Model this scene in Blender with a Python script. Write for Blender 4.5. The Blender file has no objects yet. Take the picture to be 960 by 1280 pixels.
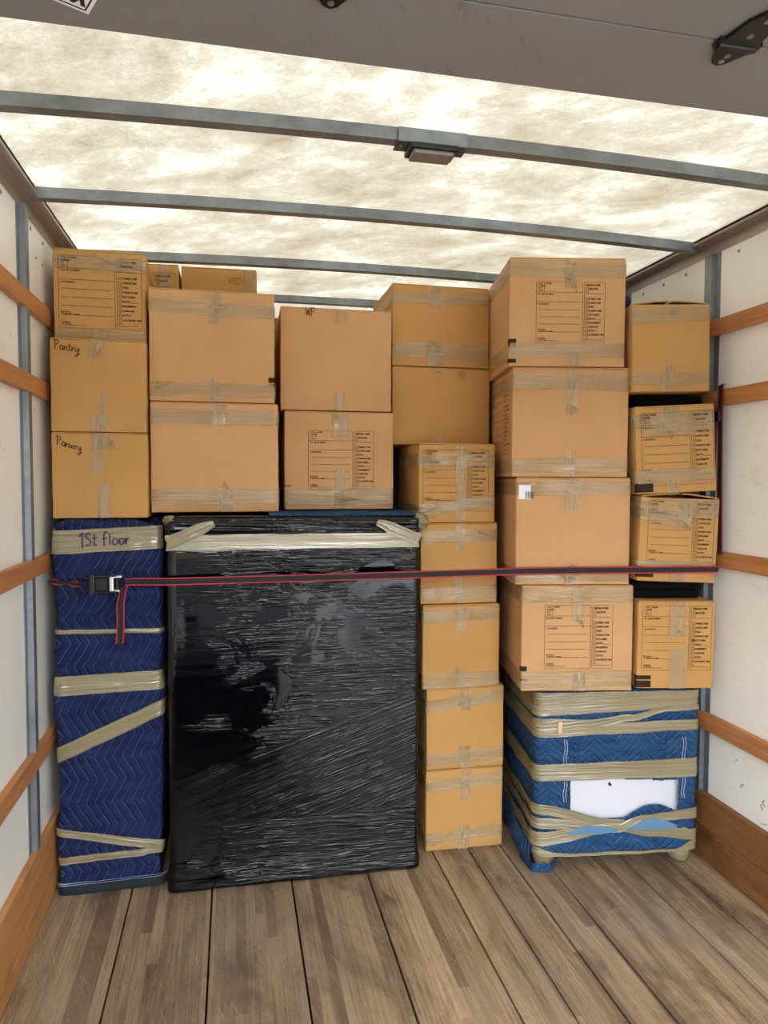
import bpy, bmesh, math, random
from mathutils import Vector, Matrix, noise as mn

random.seed(7)
sc = bpy.context.scene
COL = sc.collection
H = 1.4856

# ------------------------------------------------------------------ camera, sky, exposure
def make_camera():
    yaw, pitch, roll = 0.2135, -0.0464, 0.0029
    cy, sy, cp, sp = math.cos(yaw), math.sin(yaw), math.cos(pitch), math.sin(pitch)
    f = Vector((sy * cp, cy * cp, sp)); r = Vector((cy, -sy, 0)); u = r.cross(f)
    r2 = math.cos(roll) * r + math.sin(roll) * u
    u2 = -math.sin(roll) * r + math.cos(roll) * u
    cam = bpy.data.cameras.new('camera'); o = bpy.data.objects.new('camera', cam); COL.objects.link(o)
    m = Matrix((r2, u2, -f)).transposed().to_4x4(); m.translation = (0.6328, 0, H)
    o.matrix_world = m
    cam.sensor_width = 36; cam.lens = 870.5 / 1280 * 36; cam.clip_start = .02
    sc.camera = o
make_camera()
W = bpy.data.worlds.new('sky'); sc.world = W; W.use_nodes = True
wn = W.node_tree
SKY = wn.nodes['Background']
SKY.inputs['Color'].default_value = (0.86, 0.94, 1.0, 1)      # bright overcast
SKY.inputs['Strength'].default_value = 6.0
sc.view_settings.view_transform = 'Standard'
sc.view_settings.look = 'None'
sc.view_settings.gamma = 1
sc.view_settings.exposure = 0.86
try:
    sc.cycles.max_bounces = 8; sc.cycles.diffuse_bounces = 5; sc.cycles.transmission_bounces = 6
    sc.cycles.sample_clamp_indirect = 8
except Exception:
    pass

def s2l(c):
    def f(v):
        v /= 255
        return v / 12.92 if v <= .04045 else ((v + .055) / 1.055) ** 2.4
    return (f(c[0]), f(c[1]), f(c[2]), 1)

# ------------------------------------------------------------------ node helper
class N:
    def __init__(s, name):
        m = bpy.data.materials.new(name); m.use_nodes = True
        s.m = m; s.t = m.node_tree; s.t.nodes.clear()
        s.out = s.t.nodes.new('ShaderNodeOutputMaterial')
    def n(s, typ, **kw):
        x = s.t.nodes.new('ShaderNode' + typ)
        for k, v in kw.items(): setattr(x, k, v)
        return x
    def put(s, sock, v):
        if v is None: return
        if hasattr(v, 'is_output'): s.t.links.new(v, sock)
        else: sock.default_value = v
    def ma(s, op, a, b=None, c=None, clamp=False):
        x = s.n('Math', operation=op); x.use_clamp = clamp
        s.put(x.inputs[0], a); s.put(x.inputs[1], b); s.put(x.inputs[2], c)
        return x.outputs[0]
    def mix(s, f, a, b, blend='MIX'):
        x = s.n('Mix', data_type='RGBA', blend_type=blend)
        s.put(x.inputs[0], f); s.put(x.inputs[6], a); s.put(x.inputs[7], b)
        return x.outputs[2]
    def obj(s): return s.n('TexCoord').outputs['Object']
    def uv(s): return s.n('TexCoord').outputs['UV']
    def pos(s): return s.n('NewGeometry').outputs['Position']
    def sep(s, v):
        x = s.n('SeparateXYZ'); s.put(x.inputs[0], v); return x.outputs
    def comb(s, a, b, c):
        x = s.n('CombineXYZ')
        for i, v in enumerate((a, b, c)): s.put(x.inputs[i], v)
        return x.outputs[0]
    def vmul(s, v, m):
        x = s.n('VectorMath', operation='MULTIPLY'); s.put(x.inputs[0], v); s.put(x.inputs[1], m); return x.outputs[0]
    def vadd(s, v, m):
        x = s.n('VectorMath', operation='ADD'); s.put(x.inputs[0], v); s.put(x.inputs[1], m); return x.outputs[0]
    def noise(s, v, scale=5, detail=3, rough=.55, dist=0):
        x = s.n('TexNoise'); s.put(x.inputs['Vector'], v)
        x.inputs['Scale'].default_value = scale; x.inputs['Detail'].default_value = detail
        x.inputs['Roughness'].default_value = rough; x.inputs['Distortion'].default_value = dist
        return x.outputs['Fac']
    def ramp(s, f, a, b):                     # linear 0..1 between a and b
        x = s.n('MapRange'); s.put(x.inputs[0], f); x.inputs[1].default_value = a; x.inputs[2].default_value = b
        return x.outputs[0]
    def bump(s, h, strength=.3, dist=.01):
        x = s.n('Bump'); s.put(x.inputs['Height'], h); x.inputs['Strength'].default_value = strength
        x.inputs['Distance'].default_value = dist
        return x.outputs[0]
    def bsdf(s, col, rough=.6, metal=0, nrm=None, spec=.5, coat=0):
        x = s.n('BsdfPrincipled')
        s.put(x.inputs['Base Color'], col); s.put(x.inputs['Roughness'], rough); s.put(x.inputs['Metallic'], metal)
        x.inputs['Specular IOR Level'].default_value = spec
        x.inputs['Coat Weight'].default_value = coat
        if nrm is not None: s.put(x.inputs['Normal'], nrm)
        return x.outputs[0]
    def done(s, sh): s.t.links.new(sh, s.out.inputs[0]); return s.m

def rnd_off(g):                                # per-object offset so copies differ
    r = g.n('ObjectInfo').outputs['Random']
    return g.vadd(g.obj(), g.comb(g.ma('MULTIPLY', r, 37.), g.ma('MULTIPLY', r, 91.), g.ma('MULTIPLY', r, 53.)))

def plain(name, c, rough=.6, metal=0, spec=.5):
    g = N(name); return g.done(g.bsdf(s2l(c), rough, metal, spec=spec))

def mat_cardboard(name, c1, c2):
    g = N(name); v = rnd_off(g)
    big = g.noise(v, 3.5, 3); fine = g.noise(v, 160, 2)
    x, y, z = g.sep(g.obj())
    flute = g.ma('SINE', g.ma('MULTIPLY', g.ma('ADD', x, y), 900.))
    col = g.mix(g.ramp(big, .3, .7), s2l(c1), s2l(c2))
    col = g.mix(g.ma('MULTIPLY', g.ramp(fine, .55, .8), .12), col, (.12, .06, .025, 1))
    rv = g.n('ObjectInfo').outputs['Random']
    h = g.ma('ADD', g.ma('MULTIPLY', flute, .10), g.ma('MULTIPLY', big, 1.5))
    return g.done(g.bsdf(col, .82, nrm=g.bump(h, .25, .002), spec=.25))

def mat_tape(name, c, alpha, crisp):
    # crisp: short crumples and trapped-air hatching; otherwise long lengthwise pleats
    g = N(name); u = g.uv(); ux, uy, _ = g.sep(u)
    st = g.noise(g.vmul(u, (3.5, 150, 1)), 1, 4, .6, .3)
    col = g.mix(g.ramp(st, .35, .7), s2l(tuple(k * .93 for k in c)), s2l(tuple(min(255, k * 1.06 + 4) for k in c)))
    def ridge(n, k): return g.ma('POWER', g.ma('SUBTRACT', 1., g.ma('MULTIPLY', g.ma('ABSOLUTE', g.ma('SUBTRACT', n, .5)), k), None, True), 4.)
    pl = ridge(g.noise(g.vmul(u, (3, 85, 1)), 1, 2, .5, .5), 4.)
    h = g.ma('ADD', g.ma('MULTIPLY', st, .4), pl)
    if crisp:
        reg = g.ramp(g.noise(g.vmul(u, (9, 14, 1)), 1, 2), .50, .60)
        cr = ridge(g.noise(g.vmul(u, (75, 110, 1)), 1, 2, .5, 1.2), 4.)
        ha = g.ma('MULTIPLY', g.ma('SINE', g.ma('MULTIPLY', ux, 1500.)), g.ramp(g.noise(g.vmul(u, (7, 20, 3)), 1, 2), .55, .6))
        h = g.ma('ADD', g.ma('MULTIPLY', h, .6), g.ma('ADD', g.ma('MULTIPLY', cr, reg), g.ma('MULTIPLY', ha, .12)))
    sh = g.bsdf(col, .10, nrm=g.bump(h, 1., .0015), spec=.9)
    sh.node.inputs['IOR'].default_value = 1.6
    tr = g.n('BsdfTransparent'); tr.inputs[0].default_value = (.96, .93, .86, 1)
    mx = g.n('MixShader'); mx.inputs[0].default_value = alpha
    g.t.links.new(tr.outputs[0], mx.inputs[1]); g.t.links.new(sh, mx.inputs[2])
    return g.done(mx.outputs[0])

def mat_quilt(name, base, dark, thread, spacing, period, amp, along):
    g = N(name); x, y, z = g.sep(g.obj())
    s = g.ma('ADD', x, y)
    wob = g.noise(g.obj(), 5, 2)
    if along == 'z': a, b = s, z
    else: a, b = z, s
    a = g.ma('ADD', a, g.ma('MULTIPLY', wob, .03))
    tri = g.ma('MULTIPLY', g.ma('ABSOLUTE', g.ma('SUBTRACT', g.ma('FRACT', g.ma('DIVIDE', b, period)), .5)), 2 * amp)
    f = g.ma('FRACT', g.ma('DIVIDE', g.ma('ADD', a, tri), spacing))
    d = g.ma('ABSOLUTE', g.ma('SUBTRACT', f, .5))          # .5 on the seam
    line = g.ramp(d, .455, .48)
    dash = g.ramp(g.ma('SINE', g.ma('MULTIPLY', b, 1400.)), -.6, .2)
    puff = g.ma('SUBTRACT', 1., g.ma('POWER', g.ma('MULTIPLY', d, 2.), 3.))
    fl = g.noise(g.obj(), 220, 2); wr = g.noise(g.vmul(g.obj(), (8, 8, 30)), 1, 3)
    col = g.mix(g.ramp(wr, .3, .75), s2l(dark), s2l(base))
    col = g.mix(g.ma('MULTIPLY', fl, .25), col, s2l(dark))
    col = g.mix(g.ma('MULTIPLY', line, g.ma('MULTIPLY_ADD', dash, .45, .3)), col, s2l(thread))
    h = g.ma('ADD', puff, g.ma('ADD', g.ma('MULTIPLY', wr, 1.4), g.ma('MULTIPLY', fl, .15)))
    return g.done(g.bsdf(col, .85, nrm=g.bump(h, .8, .008), spec=.2))

def mat_wood(name, c1, c2, axis_scale, rough=.6, stain=.5):
    g = N(name); v = rnd_off(g)
    gr = g.noise(g.vmul(v, axis_scale), 1, 5, .65, .4)
    st = g.noise(v, 4, 4, .6)
    col = g.mix(g.ramp(gr, .3, .7), s2l(c1), s2l(c2))
    col = g.mix(g.ma('MULTIPLY', g.ramp(st, .55, .75), stain), col, s2l(tuple(k * .45 for k in c1)))
    return g.done(g.bsdf(col, rough, nrm=g.bump(gr, .3, .003), spec=.3))

def mat_floor():
    g = N('worn_floorboards'); p = g.pos(); x, y, z = g.sep(p)
    xs = g.ma('FLOOR', g.ma('DIVIDE', g.ma('ADD', x, g.ma('MULTIPLY', g.noise(g.vmul(p, (0, .3, 0)), 1, 1), .01)), .0335))
    w1 = g.n('TexWhiteNoise', noise_dimensions='1D'); g.put(w1.inputs['W'], xs)
    ys = g.ma('FLOOR', g.ma('DIVIDE', g.ma('ADD', y, g.ma('MULTIPLY', w1.outputs[0], 3.)), 1.1))
    w2 = g.n('TexWhiteNoise', noise_dimensions='2D'); g.put(w2.inputs['Vector'], g.comb(xs, ys, 0.))
    gr = g.noise(g.vmul(p, (130, 4, 1)), 1, 5, .65, .3)
    st = g.noise(g.vmul(p, (5, 2.2, 1)), 1, 5, .65, .5)
    sp = g.noise(g.vmul(p, (40, 25, 1)), 1, 3, .6)
    gray = g.noise(g.vmul(p, (2.2, 1.4, 1)), 1, 3)
    sc1 = g.noise(g.vmul(g.vadd(p, g.vmul(g.comb(y, x, 0.), (.35, .2, 0))), (300, 9, 1)), 1, 1)
    tone = g.ramp(g.ma('ADD', g.ma('MULTIPLY', w2.outputs[0], .30), g.ma('MULTIPLY', gr, .95)), .28, .95)
    col = g.mix(tone, s2l((96, 73, 56)), s2l((208, 178, 142)))
    col = g.mix(g.ma('MULTIPLY', g.ramp(w2.outputs[0], .82, .84), .7), col, s2l((88, 62, 50)))
    col = g.mix(g.ma('MULTIPLY', g.ramp(gray, .45, .65), .45), col, s2l((170, 154, 132)))
    col = g.mix(g.ma('MULTIPLY', g.ramp(st, .54, .70), .75), col, s2l((72, 54, 42)))
    col = g.mix(g.ma('MULTIPLY', g.ramp(sp, .64, .76), .45), col, s2l((52, 40, 30)))
    col = g.mix(g.ma('MULTIPLY', g.ramp(sc1, .66, .72), .45), col, s2l((225, 200, 164)))
    chip = g.noise(p, 28, 2, .5)
    col = g.mix(g.ma('MULTIPLY', g.ramp(chip, .80, .82), .8), col, s2l((225, 215, 200)))
    rv = g.n('ObjectInfo').outputs['Random']
    col = g.mix(g.ma('MULTIPLY', rv, .42), col, s2l((106, 84, 68)))
    tin = g.noise(g.vmul(p, (900, 40, 1)), 1, 2, .6)
    col = g.mix(g.ma('MULTIPLY', g.ramp(tin, .52, .75), .38), col, s2l((70, 54, 42)))
    big = g.noise(g.vmul(p, (3.2, 1.1, 1)), 1, 5, .65, .6)
    col = g.mix(g.ma('MULTIPLY', g.ramp(big, .54, .68), .6), col, s2l((84, 68, 54)))
    h = g.ma('ADD', gr, g.ma('MULTIPLY', st, 1.))
    return g.done(g.bsdf(col, g.ramp(st, .2, 1.6), nrm=g.bump(h, .35, .004), spec=.3))

def mat_frp():
    g = N('white_wall_panel'); p = g.pos()
    v = g.vmul(p, (1, 1, 1))
    big = g.noise(v, 2.0, 3); sm = g.noise(g.vmul(p, (1, 9, 22)), 1, 4, .6, 1.2)
    spk = g.noise(g.vmul(p, (1, 26, 32)), 1, 3, .55, .8)
    reg = g.noise(g.vmul(p, (1, 2.3, 2.3)), 1, 2)
    col = g.mix(g.ramp(big, .3, .7), s2l((240, 236, 227)), s2l((248, 245, 238)))
    col = g.mix(g.ma('MULTIPLY', g.ramp(sm, .60, .78), .18), col, s2l((150, 140, 128)))
    mk = g.ma('MULTIPLY', g.ramp(spk, .69, .73), g.ramp(reg, .45, .55))
    col = g.mix(g.ma('MULTIPLY', mk, .75), col, s2l((70, 62, 56)))
    return g.done(g.bsdf(col, .35, nrm=g.bump(sm, .05, .003), spec=.4))

def mat_galv():
    g = N('galvanised_steel'); v = rnd_off(g)
    a = g.noise(v, 9, 3); b = g.n('TexVoronoi'); g.put(b.inputs['Vector'], v); b.inputs['Scale'].default_value = 60
    col = g.mix(g.ramp(a, .3, .7), s2l((122, 127, 132)), s2l((146, 152, 158)))
    col = g.mix(g.ma('MULTIPLY', g.sep(b.outputs['Color'])[0], .12), col, s2l((190, 196, 200)))
    return g.done(g.bsdf(col, .48, .75, nrm=g.bump(a, .1, .002)))

def mat_roof():
    g = N('translucent_fibreglass'); p = g.pos()
    x, y, z = g.sep(p)
    q = g.comb(g.ma('ADD', g.ma('MULTIPLY', x, .8), g.ma('MULTIPLY', y, -.6)), g.ma('ADD', g.ma('MULTIPLY', x, .6), g.ma('MULTIPLY', y, .8)), 0.)
    big = g.noise(g.vmul(q, (2.7, 4.0, 1)), 1, 8, .62, .3)
    mid = g.noise(g.vmul(q, (14, 20, 1)), 1, 5, .68, .5)
    fib = g.noise(g.vmul(q, (70, 105, 1)), 1, 4, .7, .8)
    f = g.ma('ADD', g.ma('ADD', g.ma('MULTIPLY', big, .85), g.ma('MULTIPLY', mid, .35)), g.ma('MULTIPLY', fib, .34))
    col = g.mix(g.ramp(f, .70, .98), (.142, .124, .095, 1), (.078, .059, .037, 1))
    col = g.mix(g.ramp(f, .74, .60), col, (.192, .178, .148, 1))
    tr = g.n('BsdfTranslucent'); g.put(tr.inputs[0], col)
    df = g.n('BsdfDiffuse'); g.put(df.inputs[0], g.mix(.5, col, (.6, .55, .45, 1)))
    mx = g.n('MixShader'); mx.inputs[0].default_value = .30
    g.t.links.new(tr.outputs[0], mx.inputs[1]); g.t.links.new(df.outputs[0], mx.inputs[2])
    return g.done(mx.outputs[0])

def mat_door():
    g = N('painted_door_panel'); p = g.pos()
    a = g.noise(p, 3, 3)
    x, y, z = g.sep(p)
    q = g.comb(g.ma('ADD', x, g.ma('MULTIPLY', y, -.5)), g.ma('ADD', y, g.ma('MULTIPLY', x, .5)), 0.)
    s = g.noise(g.vmul(q, (60, 7, 1)), 1, 3, .6, .4); reg = g.noise(p, 2.2, 2)
    col = g.mix(a, s2l((122, 119, 118)), s2l((136, 132, 130)))
    col = g.mix(g.ma('MULTIPLY', g.ma('MULTIPLY', g.ramp(s, .6, .72), g.ramp(reg, .42, .6)), .5), col, s2l((95, 85, 78)))
    return g.done(g.bsdf(col, .4, spec=.4))

def mat_film():
    g = N('black_stretch_film'); o = g.obj(); x, y, z = g.sep(o)
    def ridge(n, k):                      # thin raised creases
        return g.ma('POWER', g.ma('SUBTRACT', 1., g.ma('MULTIPLY', g.ma('ABSOLUTE', g.ma('SUBTRACT', n, .5)), k), None, True), 4.)
    wob = g.noise(g.vmul(o, (6, 6, 9)), 1, 3)
    hz = g.ma('ADD', z, g.ma('MULTIPLY', wob, .02))
    hor = ridge(g.noise(g.vmul(g.comb(x, y, hz), (2.6, 2.6, 62)), 1, 2, .5, .1), 5.)
    hor2 = ridge(g.noise(g.vmul(g.comb(x, y, hz), (4.5, 4.5, 140)), 1, 2, .5, .3), 4.)
    u = g.ma('ADD', g.ma('MULTIPLY', x, .95), g.ma('MULTIPLY', z, .31))
    w = g.ma('SUBTRACT', g.ma('MULTIPLY', z, .95), g.ma('MULTIPLY', x, .31))
    w = g.ma('ADD', w, g.ma('MULTIPLY', wob, .012))
    dia = ridge(g.noise(g.vmul(g.comb(u, y, w), (2.0, 2.0, 70)), 1, 2, .5, .1), 4.)
    dia2 = ridge(g.noise(g.vmul(g.comb(u, y, w), (4.0, 4.0, 150)), 1, 2, .5, .1), 4.)
    reg = g.noise(g.vmul(o, (4.2, 4.2, 6.5)), 1, 4, .6, .9)
    # diagonal wrap band: between a flat lower wrap and a line that climbs to the right
    up = g.ramp(g.ma('SUBTRACT', g.ma('MULTIPLY_ADD', x, .30, .545), z), -.006, .006)
    lo = g.ramp(g.ma('SUBTRACT', z, .245), -.006, .006)
    dm = g.ma('MULTIPLY', up, lo)
    hh = g.ma('ADD', hor, g.ma('MULTIPLY', hor2, .3))
    dd = g.ma('ADD', dia, g.ma('MULTIPLY', dia2, .3))
    left = g.ramp(g.ma('ADD', x, g.ma('MULTIPLY_ADD', reg, .7, -.35)), -.30, -.16)
    mh = g.ma('MULTIPLY', g.ma('ADD', g.ramp(reg, .46, .52), .03), g.ma('MULTIPLY_ADD', left, .92, .08))
    md = g.ma('MULTIPLY', g.ma('MULTIPLY_ADD', g.ramp(reg, .38, .55), .7, .3), g.ma('MULTIPLY_ADD', left, .8, .2))
    low = g.ma('SUBTRACT', 1., lo)
    mh = g.ma('MAXIMUM', mh, g.ma('MULTIPLY', low, g.ma('MULTIPLY_ADD', left, .8, .12)))
    sag = g.noise(g.vmul(o, (5, 5, 4)), 1, 1)
    h = g.ma('ADD', g.ma('MULTIPLY', g.ma('MULTIPLY', hh, mh), g.ma('SUBTRACT', 1., dm)), g.ma('MULTIPLY', g.ma('MULTIPLY', dd, md), dm))
    nrm = g.bump(g.ma('ADD', h, g.ma('MULTIPLY', sag, 3.)), 1.0, .0017)
    b = g.bsdf((.002, .002, .003, 1), .05, nrm=nrm, spec=.5)
    b.node.inputs['IOR'].default_value = 1.43
    return g.done(b)

def mat_webbing():
    g = N('black_webbing_red_edges'); u, v, _ = g.sep(g.uv())
    e = g.ma('ABSOLUTE', g.ma('SUBTRACT', v, .5))
    red = g.ma('MULTIPLY', g.ramp(e, .345, .36), g.ramp(e, .475, .46))
    wv = g.ma('SINE', g.ma('MULTIPLY', u, 2500.))
    col = g.mix(red, s2l((36, 35, 37)), s2l((205, 40, 62)))
    return g.done(g.bsdf(col, .6, nrm=g.bump(wv, .3, .001), spec=.3))

M = {}
M['card_small'] = mat_cardboard('cardboard_golden', (190, 143, 84), (200, 153, 93))
M['card_med'] = mat_cardboard('cardboard_pinkish', (199, 152, 104), (208, 162, 114))
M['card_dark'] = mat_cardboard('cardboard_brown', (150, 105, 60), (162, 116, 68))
M['tape'] = mat_tape('clear_tan_tape', (198, 178, 138), .46, True)
M['tape_b'] = mat_tape('tan_tape_layers', (154, 141, 108), .90, False)
M['tape_w'] = mat_tape('pale_tape_layers', (200, 190, 164), .85, False)
M['ink'] = plain('black_print', (58, 44, 34), .8, 0, .1)
M['pen'] = plain('black_marker', (42, 36, 34), .7, 0, .2)
M['pencil'] = plain('faint_pen', (150, 108, 62), .7, 0, .2)
M['purple'] = plain('purple_marker', (70, 30, 80), .6, 0, .2)
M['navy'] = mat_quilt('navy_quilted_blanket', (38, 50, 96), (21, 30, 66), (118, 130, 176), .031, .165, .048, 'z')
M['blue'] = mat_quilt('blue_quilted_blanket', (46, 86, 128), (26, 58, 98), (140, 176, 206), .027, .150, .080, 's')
M['lining'] = plain('light_blue_lining', (92, 132, 168), .8)
M['binding'] = plain('dark_binding', (22, 34, 40), .8)
M['white_thread'] = plain('white_stitching', (170, 180, 205), .7)
M['white'] = plain('white_furniture_paint', (222, 222, 230), .3)
M['sticker'] = plain('white_sticker', (238, 238, 245), .5)
M['frp'] = mat_frp()
M['galv'] = mat_galv()
M['alu'] = plain('painted_cornice', (166, 154, 140), .36, .4)
M['rail'] = mat_wood('varnished_rail_wood', (170, 108, 62), (198, 138, 88), (3, 2.5, 70), .45, .25)
M['ply'] = mat_wood('plywood_kickboard', (168, 112, 62), (202, 146, 92), (3, 3, 45), .5, .55)
M['ply_shaded'] = mat_wood('shaded_kickboard', (118, 76, 42), (146, 98, 58), (3, 3, 45), .5, .75)  # plywood copy darkened for the shade along the right wall, with heavier stains
M['floor'] = mat_floor()
M['subfloor'] = plain('dark_dirt', (26, 20, 16), .9)
M['roof'] = mat_roof()
M['door'] = mat_door()
M['film'] = mat_film()
M['web'] = mat_webbing()
M['black'] = plain('black_metal', (20, 20, 20), .35, .2)
M['blackp'] = plain('black_plastic', (24, 23, 22), .4)
M['chrome'] = plain('bright_zinc', (215, 218, 222), .18, 1)
M['lens'] = plain('frosted_lamp_lens', (120, 112, 104), .25)
M['grey'] = plain('grey_lamp_base', (74, 70, 66), .5)
M['darkwood'] = plain('dark_brown_wood', (72, 55, 44), .5)
M['gap'] = plain('gap_shade_rubber', (12, 11, 11), .8, 0, .1)  # near-black painted shade for gaps and door seams, also tyre rubber

# ------------------------------------------------------------------ mesh helpers
def link(o, parent=None):
    COL.objects.link(o)
    if parent: o.parent = parent
    return o
def mesh(name, vs, fs, mat, parent=None, smooth=False, uvs=None):
    me = bpy.data.meshes.new(name); me.from_pydata([tuple(v) for v in vs], [], fs); me.update()
    if uvs:
        l = me.uv_layers.new(name='UVMap')
        for lp in me.loops: l.data[lp.index].uv = uvs[lp.vertex_index]
    if smooth: me.polygons.foreach_set('use_smooth', [True] * len(me.polygons))
    me.materials.append(mat)
    return link(bpy.data.objects.new(name, me), parent)
def tag(o, label=None, cat=None, group=None, kind=None):
    if label: o['label'] = label
    if cat: o['category'] = cat
    if group: o['group'] = group
    if kind: o['kind'] = kind
    return o
def empty(name, loc, rot=(0, 0, 0)):
    o = bpy.data.objects.new(name, None); o.location = loc; o.rotation_euler = rot; o.empty_display_size = .05
    return link(o)
class MB:
    """collects rounded boxes, tubes, prisms for ONE mesh"""
    def __init__(s): s.v = []; s.f = []
    def add(s, vs, fs):
        b = len(s.v); s.v += [tuple(v) for v in vs]; s.f += [tuple(i + b for i in f) for f in fs]; return s
    def box(s, lo, hi, bev=0):
        if bev:
            bm = bmesh.new(); bmesh.ops.create_cube(bm, size=1)
            for v in bm.verts: v.co = Vector([lo[i] + (v.co[i] + .5) * (hi[i] - lo[i]) for i in range(3)])
            bmesh.ops.bevel(bm, geom=bm.edges[:], offset=bev, segments=2, affect='EDGES', profile=.5)
            bm.verts.index_update()
            s.add([v.co for v in bm.verts], [[v.index for v in f.verts] for f in bm.faces]); bm.free(); return s
        x0, y0, z0 = lo; x1, y1, z1 = hi
        return s.add([(x0,y0,z0),(x1,y0,z0),(x1,y1,z0),(x0,y1,z0),(x0,y0,z1),(x1,y0,z1),(x1,y1,z1),(x0,y1,z1)],
                     [(3,2,1,0),(4,5,6,7),(0,1,5,4),(1,2,6,5),(2,3,7,6),(3,0,4,7)])
    def prism(s, prof, y0, y1):            # profile in x,z extruded in y
        n = len(prof)
        vs = [(p[0], y0, p[1]) for p in prof] + [(p[0], y1, p[1]) for p in prof]
        fs = [(i, (i + 1) % n, n + (i + 1) % n, n + i) for i in range(n)] + [tuple(range(n))[::-1], tuple(range(n, 2 * n))]
        return s.add(vs, fs)
    def plate(s, prof, z0, z1):            # profile in x,y extruded in z
        n = len(prof)
        vs = [(p[0], p[1], z0) for p in prof] + [(p[0], p[1], z1) for p in prof]
        fs = [(i, (i + 1) % n, n + (i + 1) % n, n + i) for i in range(n)] + [tuple(range(n))[::-1], tuple(range(n, 2 * n))]
        return s.add(vs, fs)
    def cyl(s, a, b, r, n=12, r2=None):
        a = Vector(a); b = Vector(b); d = (b - a).normalized()
        t = d.orthogonal().normalized(); q = d.cross(t); r2 = r if r2 is None else r2
        vs = [a + r * (math.cos(2*math.pi*i/n) * t + math.sin(2*math.pi*i/n) * q) for i in range(n)]
        vs += [b + r2 * (math.cos(2*math.pi*i/n) * t + math.sin(2*math.pi*i/n) * q) for i in range(n)]
        return s.add(vs, [(i, (i+1) % n, n + (i+1) % n, n + i) for i in range(n)] + [tuple(range(n))[::-1], tuple(range(n, 2*n))])
    def build(s, name, mat, parent=None, smooth=False): return mesh(name, s.v, s.f, mat, parent, smooth)

def nz(x, y, z=0.0): return mn.noise(Vector((x, y, z)))

def strip(name, pts, nrm, wdir, width, mat, parent, off=.0008, crin=.001, nv=4, seed=0.0, taper=None, thick=0):
    """a band of tape along pts (resampled), lying off the surface along nrm, width along wdir"""
    P = []; Nn = []; Wd = []; L = [0.0]
    for i in range(len(pts) - 1):
        a, b = Vector(pts[i]), Vector(pts[i + 1]); d = (b - a).length; k = max(1, int(d / .011))
        for j in range(k):
            t = j / k
            P.append(a.lerp(b, t)); Nn.append(Vector(nrm[i]).lerp(Vector(nrm[i + 1]), t).normalized())
            Wd.append(Vector(wdir[i]).lerp(Vector(wdir[i + 1]), t).normalized())
    P.append(Vector(pts[-1])); Nn.append(Vector(nrm[-1]).normalized()); Wd.append(Vector(wdir[-1]).normalized())
    for i in range(1, len(P)): L.append(L[-1] + (P[i] - P[i - 1]).length)
    vs = []; uv = []; fs = []
    tot = L[-1] or 1
    for i in range(len(P)):
        w = width * (taper(L[i] / tot) if taper else 1)
        ew = .04 * width * nz(L[i] * 30, seed)
        for j in range(nv + 1):
            t = j / nv - .5
            h = off + crin * (1 + 1.0 * nz(L[i] * 45, t * width * 90, seed))
            vs.append(P[i] + Wd[i] * (t * w + ew) + Nn[i] * h)
            uv.append((L[i] + seed, (j / nv) * width + seed))
    for i in range(len(P) - 1):
        for j in range(nv):
            a = i * (nv + 1) + j; fs.append((a, a + nv + 1, a + nv + 2, a + 1))
    return mesh(name, vs, fs, mat, parent, True, uv)

def ribbon(name, strokes, w, mat, parent, org, ux, uz, nrm):
    """pen strokes (2-D polylines in metres) as thin ribbons on a face"""
    mb = MB(); ux, uz, nrm, org = Vector(ux), Vector(uz), Vector(nrm), Vector(org)
    k = 0
    for st in strokes:
        k += 1
        pts = [org + ux * a + uz * b + nrm * (.0007 + .00004 * k) for a, b in st]
        left = []; right = []
        for i, p in enumerate(pts):
            d = (pts[min(i + 1, len(pts) - 1)] - pts[max(i - 1, 0)])
            if d.length < 1e-9: d = ux
            s = nrm.cross(d.normalized()) * w / 2
            left.append(p + s); right.append(p - s)
        n = len(pts)
        mb.add(left + right, [(i, n + i, n + i + 1, i + 1) for i in range(n - 1)])
    return mb.build(name, mat, parent)

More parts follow.
